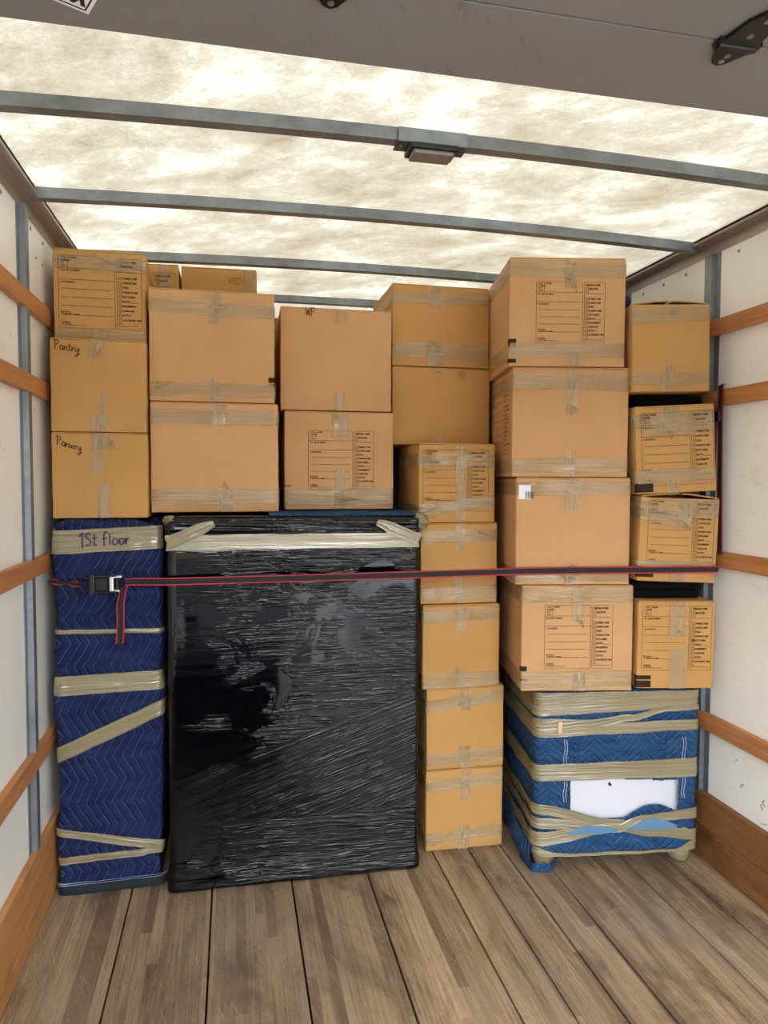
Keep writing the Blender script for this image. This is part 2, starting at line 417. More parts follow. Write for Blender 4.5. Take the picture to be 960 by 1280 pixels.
LET = {  # hand strokes in a cell about .6 wide, 1 high
 'P': ([[(.1,-.05),(.14,.5),(.12,1)], [(.0,.9),(.2,1.02),(.45,.95),(.5,.75),(.35,.58),(.13,.52)]], .52),
 'a': ([[(.42,.45),(.25,.5),(.1,.3),(.12,.08),(.28,.02),(.42,.25),(.43,.45),(.44,.1),(.52,.02)]], .5),
 'n': ([[(.05,.48),(.08,.0),(.1,.3),(.25,.48),(.36,.4),(.38,.05),(.45,.02)]], .44),
 't': ([[(.18,.85),(.16,.2),(.24,.02),(.34,.08)], [(.02,.55),(.36,.6)]], .36),
 'r': ([[(.06,.48),(.09,.0),(.1,.3),(.2,.46),(.34,.44)]], .34),
 'y': ([[(.05,.48),(.12,.15),(.26,.08),(.4,.4),(.44,.5),(.4,.0),(.3,-.4),(.12,-.5),(.08,-.35),(.3,-.2),(.6,-.12)]], .5),
 'x': ([[(.05,.45),(.4,.0)],[(.4,.48),(.05,.0)]], .44),
 '1': ([[(.0,.7),(.22,1.0),(.2,.5),(.22,-.15)]], .38),
 's': ([[(.42,.85),(.2,.95),(.08,.75),(.25,.52),(.42,.35),(.3,.08),(.05,.1)]], .5),
 'i': ([[(.12,.5),(.12,.1),(.2,.02),(.3,.2)]], .3),
 'f': ([[(.42,.95),(.22,1.0),(.14,.8),(.14,-.05)], [(.0,.5),(.34,.52)]], .45),
 'l': ([[(.1,.9),(.1,.02)]], .24),
 'o': ([[(.25,.5),(.08,.36),(.08,.1),(.25,.02),(.4,.16),(.4,.4),(.25,.5)]], .46),
 'W': ([[(.0,1),(.14,.1),(.26,.7),(.38,.1),(.5,1)]], .52),
 'M': ([[(.0,.0),(.05,1.0),(.25,.2),(.45,1.0),(.5,.0)]], .58),
 'B': ([[(.05,.0),(.06,1.0)], [(.0,.98),(.35,.95),(.4,.75),(.1,.55),(.45,.4),(.4,.1),(.02,.0)]], .5),
 ' ': ([], .35)}
def smooth_poly(st, n=4):
    if len(st) < 3: return st
    o = []
    for i in range(len(st) - 1):
        p0 = st[max(i-1,0)]; p1 = st[i]; p2 = st[i+1]; p3 = st[min(i+2,len(st)-1)]
        for j in range(n):
            t = j / n
            o.append(tuple(.5*((2*p1[k])+(-p0[k]+p2[k])*t+(2*p0[k]-5*p1[k]+4*p2[k]-p3[k])*t*t+(-p0[k]+3*p1[k]-3*p2[k]+p3[k])*t**3) for k in (0,1)))
    o.append(st[-1]); return o
def word(txt, size, slope=0.0, shear=0.0):
    out = []; x = 0
    for ch in txt:
        ss, adv = LET[ch]
        for st in ss:
            out.append([((x + a + shear * b) * size, (b + slope * (x + a)) * size) for a, b in smooth_poly(st)])
        x += adv
    return out

# ------------------------------------------------------------------ the printed form on the cartons (one mesh, shared)
def text_mesh(txt, size, x, y, mb, bold=0):
    cu = bpy.data.curves.new('t', 'FONT'); cu.body = txt; cu.size = size; cu.resolution_u = 1; cu.offset = bold
    o = bpy.data.objects.new('t', cu); COL.objects.link(o)
    dg = bpy.context.evaluated_depsgraph_get(); dg.update()
    me = bpy.data.meshes.new_from_object(o.evaluated_get(dg))
    mb.add([(v.co.x + x, 0, v.co.y + y) for v in me.vertices], [tuple(p.vertices) for p in me.polygons])
    bpy.data.objects.remove(o); bpy.data.curves.remove(cu); bpy.data.meshes.remove(me)
def form_mesh():
    mb = MB(); T = .0042
    def hl(x0, x1, z, t=T): mb.add([(x0,0,z-t/2),(x1,0,z-t/2),(x1,0,z+t/2),(x0,0,z+t/2)], [(0,1,2,3)])
    def vl(x, z0, z1, t=T): mb.add([(x-t/2,0,z0),(x+t/2,0,z0),(x+t/2,0,z1),(x-t/2,0,z1)], [(0,1,2,3)])
    def frame(x0, x1, z0, z1, r=.02, t=T):
        hl(x0+r, x1-r, z0, t); hl(x0+r, x1-r, z1, t); vl(x0, z0+r, z1-r, t); vl(x1, z0+r, z1-r, t)
        for cx, cz, a0 in ((x0+r,z0+r,180),(x1-r,z0+r,270),(x1-r,z1-r,0),(x0+r,z1-r,90)):
            n = 4; vs = []
            for i in range(n+1):
                a = math.radians(a0 + 90*i/n)
                vs += [(cx+(r-t/2)*math.cos(a),0,cz+(r-t/2)*math.sin(a)),(cx+(r+t/2)*math.cos(a),0,cz+(r+t/2)*math.sin(a))]
            mb.add(vs, [(2*i,2*i+1,2*i+3,2*i+2) for i in range(n)])
    frame(0, .675, 0, .89)
    frame(.70, 1.0, 0, .89)
    vl(.115, .74, .89); hl(0, .675, .74); hl(0, .675, .60)
    for i, t in enumerate(('THIS', 'NUMBER', 'OF', 'BOX')): text_mesh(t, .028, .022 if i == 1 else .035, .855 - .033*i, mb, .0006)
    text_mesh('NAME', .032, .13, .855, mb, .0006); text_mesh('ROOM NUMBER', .032, .025, .70, mb, .0006)
    text_mesh('CONTENTS', .032, .025, .555, mb, .0006)
    for z in (.485, .38, .275): hl(.04, .64, z)
    text_mesh('MOVING', .028, .025, .185, mb, .0006); text_mesh('COMPANY NAME', .028, .025, .158, mb, .0006); hl(.21, .64, .16)
    text_mesh('NUMBER', .028, .025, .06, mb, .0006); text_mesh('OF PIECES', .028, .025, .03, mb, .0006); hl(.15, .32, .033)
    text_mesh('BEDROOMS', .040, .725, .835, mb, .0012)
    rows = [(.775, 'MASTER'), (.718, None), (.63, 'FAMILY RM'), (.572, 'LIVING RM'), (.514, 'DEN'), (.456, 'DINING RM'), (.398, 'KITCHEN'),
            (.340, 'BATH'), (.282, 'BASEMENT'), (.224, 'GARAGE'), (.166, 'ATTIC'), (.108, 'LAUNDRY RM'), (.046, None)]
    for z, t in rows:
        hl(.722, .756, z, .005); hl(.722, .756, z+.034, .005); vl(.722, z, z+.034, .005); vl(.756, z, z+.034, .005)
        if t: text_mesh(t, .036, .767, z+.004, mb, .0010)
        else: hl(.767, .97, z+.002)
        if t == 'BATH': hl(.87, .97, z+.002)
    me = bpy.data.meshes.new('printed_form'); me.from_pydata(mb.v, [], mb.f); me.update(); me.materials.append(M['ink'])
    return me
FORM = form_mesh()

# ------------------------------------------------------------------ cartons
def rbox_mesh(w, d, h, r, bulge, seed, open_top, lines=9):
    def ax(L):
        return [0, r*.35, r] + [r + (L-2*r)*i/lines for i in range(1, lines)] + [L-r, L-r*.35, L]
    X, Y, Z = ax(w), ax(d), ax(h)
    vs = []; fs = []; idx = {}
    def vert(p):
        k = (round(p[0],6), round(p[1],6), round(p[2],6))
        if k in idx: return idx[k]
        q = Vector((min(max(p[0],r),w-r), min(max(p[1],r),d-r), min(max(p[2],r),h-r)))
        e = Vector(p) - q
        v = q + r * e.normalized() if e.length > 1e-9 else Vector(p)
        # soft bulge, zero towards the edges
        ex = math.sin(math.pi*p[0]/w); ey = math.sin(math.pi*p[1]/d); ez = math.sin(math.pi*p[2]/h)
        if p[1] == 0 or p[1] == d:
            b = bulge*max(0,ex*ez)**.5*(.5+nz(p[0]*6+seed, p[2]*6)); v.y += -b if p[1] == 0 else b
        if p[0] == 0 or p[0] == w:
            b = bulge*max(0,ey*ez)**.5*(.5+nz(p[1]*6+seed, p[2]*6, 3)); v.x += -b*.5 if p[0] == 0 else b*.5
        # slightly crushed edges
        v.x += .0016*nz(seed+p[2]*14, 1.3, p[1]*8); v.z += .0014*nz(seed+p[0]*14, 7.7) * (1 if p[2] > h*.5 else .4)
        vs.append((v.x-w/2, v.y-d/2, v.z)); idx[k] = len(vs)-1
        return idx[k]
    def face(A, B, fn, flip):
        for i in range(len(A)-1):
            for j in range(len(B)-1):
                q = [vert(fn(A[i],B[j])), vert(fn(A[i+1],B[j])), vert(fn(A[i+1],B[j+1])), vert(fn(A[i],B[j+1]))]
                fs.append(q[::-1] if flip else q)
    face(X, Z, lambda a,b: (a,0,b), False); face(X, Z, lambda a,b: (a,d,b), True)
    face(Y, Z, lambda a,b: (0,a,b), True); face(Y, Z, lambda a,b: (w,a,b), False)
    face(X, Y, lambda a,b: (a,b,0), True)
    if not open_top: face(X, Y, lambda a,b: (a,b,h), False)
    return vs, fs

GRP = 'moving cartons stacked across the truck'
cnt = [0]
def carton(label, L, R, z, h, d, kind='small', roll=0.0, tapes=(), form=None, pens=(), blocks=(), sticker=None, tent=0.0, group=GRP, bulge=.003, name='moving_box'):
    cnt[0] += 1; sd = cnt[0] * 3.17
    lx, ly = L; rx, ry = R
    w = math.hypot(rx-lx, ry-ly); yaw = math.atan2(ry-ly, rx-lx)
    c = Vector(((lx+rx)/2 - math.sin(yaw)*d/2, (ly+ry)/2 + math.cos(yaw)*d/2, z))
    t = empty(name, c, (0, -math.radians(roll), yaw))
    tag(t, label, 'box', group)
    mat = M['card_' + kind]
    vs, fs = rbox_mesh(w, d, h-.004, .0035, bulge, sd, True)
    mesh('carton_body', vs, fs, mat, t, True)
    # two closing flaps meeting along the middle
    for s in (-1, 1):
        if tent:      # hinged on the sides, pushed up towards the middle
            mb = MB(); n = 5; a = []
            for i in range(n+1):
                q = i/n; x = s*(w/2-.002)*(1-q) + s*.006*q
                zz = h-.004 + tent*math.sin(q*math.pi/2) + .004*nz(q*4+sd, s)
                a.append((x, zz))
            v = []; f = []
            for (x, zz) in a:
                yf = -d/2+(.075 if tent > .02 else .004)+.004*nz(x*20, sd)
                v += [(x, yf, zz), (x, d/2-.004, zz), (x, yf, zz+.004), (x, d/2-.004, zz+.004)]
            for i in range(n):
                k = 4*i; f += [(k,k+1,k+5,k+4),(k+2,k+6,k+7,k+3),(k,k+4,k+6,k+2),(k+1,k+3,k+7,k+5)]
            f += [(0,2,3,1),(4*n,4*n+1,4*n+3,4*n+2)]
            mb.add(v, f); mb.build('top_flap', mat, t)
        else:
            mb = MB(); y0, y1 = (-d/2+.001, -.0015) if s < 0 else (.0015, d/2-.001)
            mb.box((-w/2+.002, y0, h-.0042), (w/2-.002, y1, h), .0012); mb.build('top_flap', mat, t)
    F = lambda u, v, o=0: Vector((-w/2 + u*w, -d/2 - o, v*h))
    bo = bulge + .0004
    k = 0
    for tp in tapes:
        k += 1; s2 = sd + k*1.7
        if tp[0] == 'h':                     # band round the carton: v left, v right, height fraction
            _, va, vb, tw = tp[:4]
            u0, u1 = tp[4:6] if len(tp) > 4 else (0, 1)
            pts = []; nr = []
            e = .0015
            if u0 <= 0:
                pts += [(-w/2-e, d/2*.9, va*h), (-w/2-e, -d/2+.006, va*h)]; nr += [(-1,0,0), (-1,0,0)]
            pts += [(-w/2 + max(u0*w, .004), -d/2-e, va*h)]; nr += [(0,-1,0)]
            m = 5
            for i in range(1, m): pts.append((-w/2+w*(u0+(u1-u0)*i/m), -d/2-bo*math.sin(math.pi*(u0+(u1-u0)*i/m)), (va+(vb-va)*i/m)*h)); nr.append((0,-1,0))
            pts += [(-w/2 + min(u1*w, w-.004), -d/2-e, vb*h)]; nr += [(0,-1,0)]
            if u1 >= 1:
                pts += [(w/2+e, -d/2+.006, vb*h), (w/2+e, d/2*.9, vb*h)]; nr += [(1,0,0), (1,0,0)]
            strip('packing_tape', pts, nr, [(0,0,1)]*len(pts), tw*h, M['tape'], t, .0006+.0004*k, .0009, 4, s2)
        elif tp[0] == 't':                   # from the top seam down the front: u, v end, width, slant
            _, u, v, tw = tp[:4]; sl = tp[4] if len(tp) > 4 else 0
            x = -w/2+u*w
            pts = [(x, -d/2+.02, h+.0012), (x, -d/2-.0005, h+.0008), (x, -d/2-.0015, h-.006), (x+sl*w/2, -d/2-bo*.6, (1+v)/2*h), (x+sl*w, -d/2-bo, v*h)]
            pts = pts[2:]
            nr = [(0,0,1), (0,-.7,.7), (0,-1,0), (0,-1,0), (0,-1,0)][-len(pts):]
            strip('packing_tape', pts, nr, [(1,0,0)]*len(pts), tw, M['tape'], t, .0006+.0005*k, .0012, 4, s2)
        elif tp[0] == 'b':                   # from the bottom edge up the front
            _, u, v, tw = tp[:4]; sl = tp[4] if len(tp) > 4 else 0
            x = -w/2+u*w
            pts = [(x, -d/2-.0015, .001), (x+sl*w/2, -d/2-bo*.6, v/2*h), (x+sl*w, -d/2-bo, v*h)]
            strip('packing_tape', pts, [(0,-1,0)]*3, [(1,0,0)]*3, tw, M['tape'], t, .0006+.0005*k, .0012, 4, s2)
        elif tp[0] == 'c':                   # loose curled tape end standing off the front
            _, u, v, u2, v2, tw = tp
            a = F(u, v, .004); b = F(u2, v2, .004); n = 9; pts = []; wd = []
            dr = (b-a); sd3 = Vector((0,-1,0)).cross(dr.normalized())
            for i in range(n+1):
                q = i/n; pts.append(a.lerp(b, q) + Vector((0, -.018*math.sin(q*math.pi), 0)))
                ang = q*1.5; wd.append(sd3*math.cos(ang) + Vector((0,-1,0))*math.sin(ang))
            nr = [dr.normalized().cross(x).normalized() for x in wd]
            strip('tape_end', pts, nr, wd, tw, M['tape'], t, 0, .0015, 3, s2, lambda q: 1-.6*q)
    if form:
        u, v, fw, fh = form[:4]
        face = form[4] if len(form) > 4 else 'front'
        o = bpy.data.objects.new('printed_form', FORM); link(o, t)
        if face == 'front':
            o.location = F(u, v, bulge*1.1+.0012); o.scale = (fw*w, 1, fh*h/.89)
        else:
            o.rotation_euler = (0, 0, -math.pi/2)
            o.location = (-w/2-bulge*.6-.0008, d/2-u*d, v*h); o.scale = (fw*d, 1, fh*h/.89)
    for (txt, u, v, size, pw, m, slope) in pens:
        ribbon('handwriting', word(txt, size, slope) if isinstance(txt, str) else txt, pw, M[m], t, F(u, v, bulge+.0006), (1,0,0), (0,0,1), (0,-1,0))
    for (u0, u1, v0, v1) in blocks:
        mb = MB(); o = .0016 + (bulge*.5)
        mb.box((-w/2+u0*w, -d/2-o, v0*h), (-w/2+u1*w, -d/2+.001, v1*h))
        if u0 <= 0: mb.box((-w/2-.0014, -d/2-o, v0*h), (-w/2+.002, -d/2+.02, v1*h))
        if u1 >= 1: mb.box((w/2-.002, -d/2-o, v0*h), (w/2+.0014, -d/2+.02, v1*h))
        mb.build('printed_block', M['ink'], t)
    if sticker:
        u0, u1, v0, v1 = sticker
        mb = MB(); mb.box(F(u0, v0, .0045), F(u1, v1, .0015)); st = mb.build('white_label', M['sticker'], t)
        mb = MB(); x = u0 + (u1-u0)*.55
        for q in range(7):
            wq = .004 + .003*random.random()
            mb.box(F(x, v0+.006, .0052), F(x+wq, v0+(v1-v0)*.55, .004)); x += wq + .006
        mb.build('barcode', M['pen'], st)
    return t

TW = .05
def oval(a, b): return [[(a*math.cos(i*.4), b*math.sin(i*.4)) for i in range(17)], smooth_poly([(-.016,-.002),(-.004,.006),(.004,-.004),(.016,.003)])]
# left stack on the navy bundle
carton('golden carton with printed checklist, topmost on the navy quilted bundle', (.017,2.69), (.328,2.69), 1.977, .325, .40, 'small', 0,
       [('h',.855,.855,.15), ('h',.065,.075,.14), ('b',.5,.13,.06), ('c',.72,.90,.95,.80,.02), ('c',.42,.95,.62,.86,.015)], form=(.055,.14,.90,.78))
carton('golden carton with Pantry written plainly, middle of the stack on the navy bundle', (.017,2.62), (.333,2.62), 1.651, .323, .41, 'small', 0,
       [('t',.5,.80,.05,-.03), ('c',.55,.96,.42,.74,.025), ('b',.5,.19,.06), ('b',.5,.42,.022,.06)], pens=[('Pantry',.045,.88,.031,.0026,'pen',-.14)])
carton('golden carton with misspelt Pantry, lowest of the stack on the navy bundle', (.017,2.62), (.335,2.62), 1.347, .301, .41, 'small', 0,
       [('t',.53,.80,.07), ('t',.47,.52,.042), ('b',.53,.4,.045), ('c',.6,.9,.68,.8,.02)], pens=[('Panxry',.05,.86,.030,.0026,'pen',-.30)])
# over the black bundle, left pair
carton('large plain tan carton with a black corner mark, beside the Pantry cartons', (.340,2.66), (.788,2.66), 1.770, .405, .44, 'med', 0,
       [('h',.85,.83,.13), ('t',.52,.70,.04), ('h',.10,.11,.12), ('b',.52,.22,.035,-.03), ('c',.05,.13,.2,.17,.03)], blocks=[(.95,1,.19,.235),(.95,1,.155,.175)])
carton('large plain tan carton sitting on left end of the black wrapped bundle', (.342,2.65), (.800,2.65), 1.364, .402, .44, 'med', 0,
       [('h',.87,.87,.14), ('t',.53,.80,.05), ('h',.14,.15,.14), ('b',.58,.2,.05), ('c',.55,.26,.62,.2,.03)])
# over the black bundle, right pair
carton('large tan carton with WP scribbled near its top edge, above the checklist carton', (.817,2.765), (1.258,2.755), 1.759, .400, .40, 'med', 0,
       [('t',.54,.86,.042), ('b',.53,.17,.042)], pens=[('WP',.225,.915,.034,.0022,'pen',-.05)])
carton('large tan carton with printed checklist, on middle of the black wrapped bundle', (.831,2.76), (1.266,2.75), 1.367, .387, .40, 'med', 0,
       [('t',.50,.74,.062), ('h',.115,.13,.17), ('b',.5,.42,.04), ('c',.45,.12,.7,.1,.04)], form=(.215,.205,.60,.60), blocks=[(0,.06,.04,.05),(0,.06,.235,.245)])
# golden pair behind, right of the middle
carton('golden carton with heavy tape bands, upper of the pair beside the tall tan stack', (1.272,2.80), (1.690,2.80), 1.954, .332, .40, 'small', 0,
       [('h',.83,.84,.13), ('t',.42,.72,.05), ('h',.19,.20,.19), ('b',.43,.3,.07), ('c',.35,.3,.46,.24,.03)])
carton('golden carton with faint MB scribble, lower of the pair beside the tall tan stack', (1.274,2.80), (1.694,2.80), 1.631, .319, .40, 'small', 0,
       [('t',.45,.93,.04), ('b',.45,.13,.045)], pens=[('MB',.66,.86,.034,.002,'pencil',-.02), ([[(0,0),(.02,-.001),(.035,.001)]],.64,.19,1,.002,'pencil',0)])
# column of five between the black bundle and the blue bundle
carton('small golden checklist carton, top of the five-high column beside the black bundle', (1.338,2.615), (1.645,2.602), 1.319, .308, .41, 'small', 0,
       [('h',.79,.79,.16), ('t',.54,.0,.042), ('h',.15,.27,.15), ('h',.19,.25,.08), ('c',.3,.2,.05,.12,.03)], form=(.05,.14,.86,.78))
carton('small golden carton under the strap line, second from top of the five-high column', (1.347,2.615), (1.658,2.604), .998, .318, .41, 'small', 0,
       [('h',.83,.85,.15), ('t',.5,.66,.04), ('h',.12,.14,.17), ('b',.48,.34,.035), ('c',.75,.9,.95,.84,.02)])
carton('small golden carton with creased pale tape, middle of the five-high column', (1.354,2.606), (1.668,2.595), .664, .330, .41, 'small', 0,
       [('h',.86,.90,.15), ('t',.5,.7,.04), ('h',.08,.10,.17), ('b',.5,.22,.04), ('c',.42,.22,.55,.18,.03)])
carton('small golden carton with a slanted tape band, second from bottom of the five-high column', (1.376,2.620), (1.695,2.609), .331, .329, .41, 'small', 0,
       [('h',.78,.88,.14), ('t',.5,.72,.042), ('h',.12,.17,.14), ('b',.49,.28,.05), ('c',.5,.9,.4,.78,.04)])
carton('small golden carton on the floor, bottom of the five-high column', (1.376,2.620), (1.694,2.609), .0, .328, .41, 'small', 0,
       [('h',.80,.86,.15), ('t',.5,.62,.045), ('h',.15,.2,.14), ('b',.49,.30,.045), ('c',.06,.1,.3,.2,.02)])
# tall tan stack on the blue bundle
yG = -10.5
def gfront(lx, ly, w): a = math.radians(yG); return (lx, ly), (lx+w*math.cos(a), ly+w*math.sin(a))
L_, R_ = gfront(1.624, 2.420, .428)
carton('large tan checklist carton nearest the roof, topmost of the tall right stack', L_, R_, 1.903, .394, .42, 'med', 0,
       [('h',.885,.885,.13), ('t',.52,.72,.04), ('h',.145,.15,.14), ('b',.55,.13,.05), ('c',.5,.84,.58,.68,.03)], form=(.228,.215,.59,.56), blocks=[(0,.06,.185,.25),(0,.06,.03,.065)])
L_, R_ = gfront(1.641, 2.422, .432)
carton('large tan carton, blank front, printed side, second from top of tall right stack', L_, R_, 1.498, .402, .42, 'med', 0,
       [('h',.87,.86,.14), ('t',.51,.58,.042), ('h',.10,.11,.13), ('b',.5,.24,.04), ('c',.53,.64,.5,.56,.03)], form=(.06,.22,.85,.62,'left'))
L_, R_ = gfront(1.658, 2.418, .428)
carton('large tan carton with a torn white label, third from top of the tall right stack', L_, R_, 1.096, .399, .42, 'med', 0,
       [('h',.90,.90,.13), ('t',.48,.70,.05), ('h',.085,.09,.13), ('b',.49,.20,.04)], sticker=(.02,.125,.80,.93))
L_, R_ = gfront(1.683, 2.412, .420)
carton('large tan checklist carton sitting on left half of the blue wrapped bundle', L_, R_, .694, .399, .42, 'med', .0,
       [('h',.91,.91,.14), ('t',.49,.66,.04,.02), ('h',.11,.12,.16), ('b',.52,.18,.05), ('c',.5,.72,.55,.6,.02)], form=(.205,.215,.61,.60), blocks=[(0,.05,.19,.235),(0,.05,.10,.12)])
# small stack along the right wall
yH = -9.8
def hfront(lx, ly, w): a = math.radians(yH); return (lx, ly), (lx+w*math.cos(a), ly+w*math.sin(a))
L_, R_ = hfront(2.063, 2.316, .289)
carton('small golden blank carton, topmost of the stack along the right wall', L_, R_, 1.812, .320, .262, 'small', 1.0,
       [('h',.86,.88,.17), ('t',.52,.86,.045), ('h',.14,.14,.13), ('b',.42,.28,.04,.05)], tent=.010)
L_, R_ = hfront(2.091, 2.315, .298)
carton('small golden checklist carton tilted to the left, second from top along the right wall', L_, R_, 1.441, .322, .262, 'small', 3.0,
       [('h',.83,.86,.16), ('h',.72,.74,.14,.12,1), ('t',.45,.70,.06), ('h',.19,.20,.15), ('b',.45,.12,.05), ('c',.4,.7,.45,.62,.02)], form=(.07,.09,.90,.83), blocks=[(.0,.20,.02,.13)], tent=0)
L_, R_ = hfront(2.097, 2.315, .296)
carton('small golden checklist carton crossed by the strap, third from top along the right wall', L_, R_, 1.108, .316, .262, 'small', -2.0,
       [('h',.86,.87,.2), ('h',.80,.70,.16,0,.6), ('t',.55,.68,.05), ('h',.19,.19,.12), ('b',.5,.2,.06), ('c',.5,.74,.64,.62,.03)], form=(.10,.20,.84,.76), blocks=[(.0,.20,.05,.16)], tent=.014)
L_, R_ = hfront(2.104, 2.316, .292)
carton('small golden checklist carton with Kitchen ticked, lowest along the right wall', L_, R_, .706, .330, .262, 'small', -.6,
       [('t',.50,.60,.06), ('b',.52,.46,.058), ('c',.5,.66,.56,.6,.02)], form=(.05,.21,.90,.74), blocks=[(.0,.18,.105,.15),(.0,.18,.015,.09)],
       pens=[([[(-.006,-.006),(.006,.006)],[(-.006,.006),(.006,-.006)],[(-.004,0),(.006,.001)]],.715,.555,1,.0018,'pen',0)], tent=0)
# dark padding added for the shade in the gaps between the right-wall cartons
for lab, z0, hh in (('dark padding added for the shadow between the strapped and ticked Kitchen cartons', 1.038, .066), ('dark padding added for the shadow under the topmost carton of the right-wall stack', 1.772, .034)):
    a = math.radians(yH); t = empty('gap_shade_filler', (2.255, 2.430, z0), (0, 0, a)); tag(t, lab, 'filler')
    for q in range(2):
        mb = MB(); mb.box((-.137+.004*q, -.085+.006*q, hh*.5*q), (.128, .10, hh*.5*(q+1)-.001), .006); mb.build('filler_layer', M['gap'], t, True)
# back row
carton('golden checklist carton far back under the roof, left of the one with an oval mark', (.10,3.2), (.414,3.2), 2.03, .385, .40, 'small', 1.0, [('t',.82,.4,.05)], form=(.05,.1,.9,.8), group='cartons in the back row')
carton('golden carton far back under the roof with an oval pen mark', (.424,3.2), (.748,3.2), 2.03, .385, .40, 'small', .8, [('t',.90,.4,.05)], pens=[(oval(.026,.014),.71,.86,1,.0018,'pen',0)], group='cartons in the back row')
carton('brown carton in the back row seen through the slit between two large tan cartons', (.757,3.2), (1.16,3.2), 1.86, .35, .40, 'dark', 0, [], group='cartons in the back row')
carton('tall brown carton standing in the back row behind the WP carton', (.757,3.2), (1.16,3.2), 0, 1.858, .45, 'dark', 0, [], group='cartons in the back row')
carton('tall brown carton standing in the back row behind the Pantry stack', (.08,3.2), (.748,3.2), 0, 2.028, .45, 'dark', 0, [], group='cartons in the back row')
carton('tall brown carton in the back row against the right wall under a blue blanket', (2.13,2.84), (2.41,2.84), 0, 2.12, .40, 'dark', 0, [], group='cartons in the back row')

# dark cupboard glimpsed in the gap left of the five-high column
t = empty('cupboard', (1.66, 3.45, 0)); tag(t, 'dark brown cupboard seen in the dark gap left of the five-high column', 'cupboard')
MB().box((-.36,-.2,0), (.36,.2,2.15), .004).build('carcass', M['darkwood'], t)
MB().box((-.34,-.218,.08), (-.003,-.2,2.05), .003).build('door', M['darkwood'], t)
MB().box((.003,-.218,.08), (.34,-.2,2.05), .003).build('door', M['darkwood'], t)

# ------------------------------------------------------------------ blankets: quilted shells built as a ring of grid points
def shell(name, path, z0, z1, mat, parent, disp, hole=None, dz=.01, cap=True, ds=.012, lift=None):
    """path: closed list of 2-D points (counter-clockwise seen from above); returns mesh"""
    P = []
    n = len(path)
    for i in range(n):
        a = Vector(path[i]); b = Vector(path[(i+1) % n]); k = max(1, int((b-a).length/ds))
        for j in range(k): P.append(a.lerp(b, j/k))
    m = len(P); nz_ = max(2, int((z1-z0)/dz))
    vs = []; fs = []
    for r in range(nz_+1):
        z = z0+(z1-z0)*r/nz_
        for i in range(m):
            d = (P[(i+1) % m]-P[i-1]).normalized(); nn = Vector((d.y, -d.x))
            ins = 0; e = min(z-z0, z1-z)
            rr = .022
            if e < rr: ins = rr-math.sqrt(max(0, rr*rr-(rr-e)**2))
            o = disp(P[i].x, P[i].y, z) - ins
            vs.append((P[i].x+nn.x*o, P[i].y+nn.y*o, z+(lift(P[i].x, P[i].y, z) if lift else 0)))
    for r in range(nz_):
        for i in range(m):
            j = (i+1) % m
            if hole and hole(P[i], z0+(z1-z0)*(r+.5)/nz_): continue
            fs.append((r*m+i, r*m+j, (r+1)*m+j, (r+1)*m+i))
    if cap:
        fs.append(tuple(range(nz_*m, (nz_+1)*m))); fs.append(tuple(range(m))[::-1])
    return mesh(name, vs, fs, mat, parent, True)

def round_path(corners, r, n=5):
    out = []; k = len(corners)
    for i in range(k):
        p0 = Vector(corners[i-1]); p = Vector(corners[i]); p1 = Vector(corners[(i+1) % k])
        a = p+(p0-p).normalized()*r; b = p+(p1-p).normalized()*r
        for j in range(n+1):
            t = j/n; out.append(((1-t)**2*a+2*t*(1-t)*p+t*t*b))
    return out
def band(name, path, i0, i1, zf, width, mat, parent, off, seed, disp=None, wf=None):
    """tape band along part of an open path (list of 2-D pts), zf(q) centre height, q=0..1"""
    P = []; 
    for i in range(len(path)-1):
        a = Vector(path[i]); b = Vector(path[i+1]); k = max(1, int((b-a).length/.012))
        for j in range(k): P.append(a.lerp(b, j/k))
    P.append(Vector(path[-1]))
    L = [0.0]
    for i in range(1, len(P)): L.append(L[-1]+(P[i]-P[i-1]).length)
    T = L[-1]; sel = [i for i in range(len(P)) if i0 <= L[i]/T <= i1]
    nv = 6; vs = []; uv = []; fs = []
    for c, i in enumerate(sel):
        d = (P[min(i+1, len(P)-1)]-P[max(i-1, 0)]).normalized(); nn = Vector((d.y, -d.x))
        q = (L[i]/T-i0)/(i1-i0); w = width*(wf(q) if wf else 1)
        for j in range(nv+1):
            z = zf(q)+(j/nv-.5)*w+.002*nz(L[i]*16, seed)
            o = off+(disp(P[i].x, P[i].y, z)*.6 if disp else 0)+.0028*nz(L[i]*7, (j/nv)*w*110, seed)
            vs.append((P[i].x+nn.x*o, P[i].y+nn.y*o, z)); uv.append((L[i]*.5+seed, j/nv*w+seed))
    for c in range(len(sel)-1):
        for j in range(nv):
            a = c*(nv+1)+j; fs.append((a, a+nv+1, a+nv+2, a+1))
    return mesh(name, vs, fs, mat, parent, True, uv)

# ---- tall navy bundle at the left wall
bt = empty('blanket_bundle', (.196, 2.86, 0))
tag(bt, 'tall slim bundle in a navy quilted blanket with tape bands marked 1st floor', 'bundle')
w_, d_ = .360, .26
pth = round_path([(-w_/2,-d_), (w_/2+.006,-d_), (w_/2+.006,.26), (-w_/2,.26)], .028)
def dspA(x, y, z):
    o = .006*nz(x*9, z*7, y*9)+.003*nz(x*30, z*24, 2)
    tri = abs((z/.165) % 1-.5)*2*.048
    f = ((x+y+tri+.03*.5)/.031) % 1; o += .0022*(1-(abs(f-.5)*2)**2)
    for zb in (1.285, 1.0, .80, .112): o -= .008*math.exp(-((z-zb)/.03)**2)
    if x < -.15: o += .006*math.sin(z*11)
    o -= .02*max(0, min(1, (.75-z)/.75))*(1 if x > .12 else .3)
    return o
def liftA(x, y, z):
    if z < 1.27 or y > -.17: return 0
    k = (z-1.27)/.073*min(1, (-.17-y)/.05)
    return k*(-.030*max(0, (x-.09)/.09)**1.3-.012*max(0, (-x-.13)/.05)+.004*nz(x*14, 3))
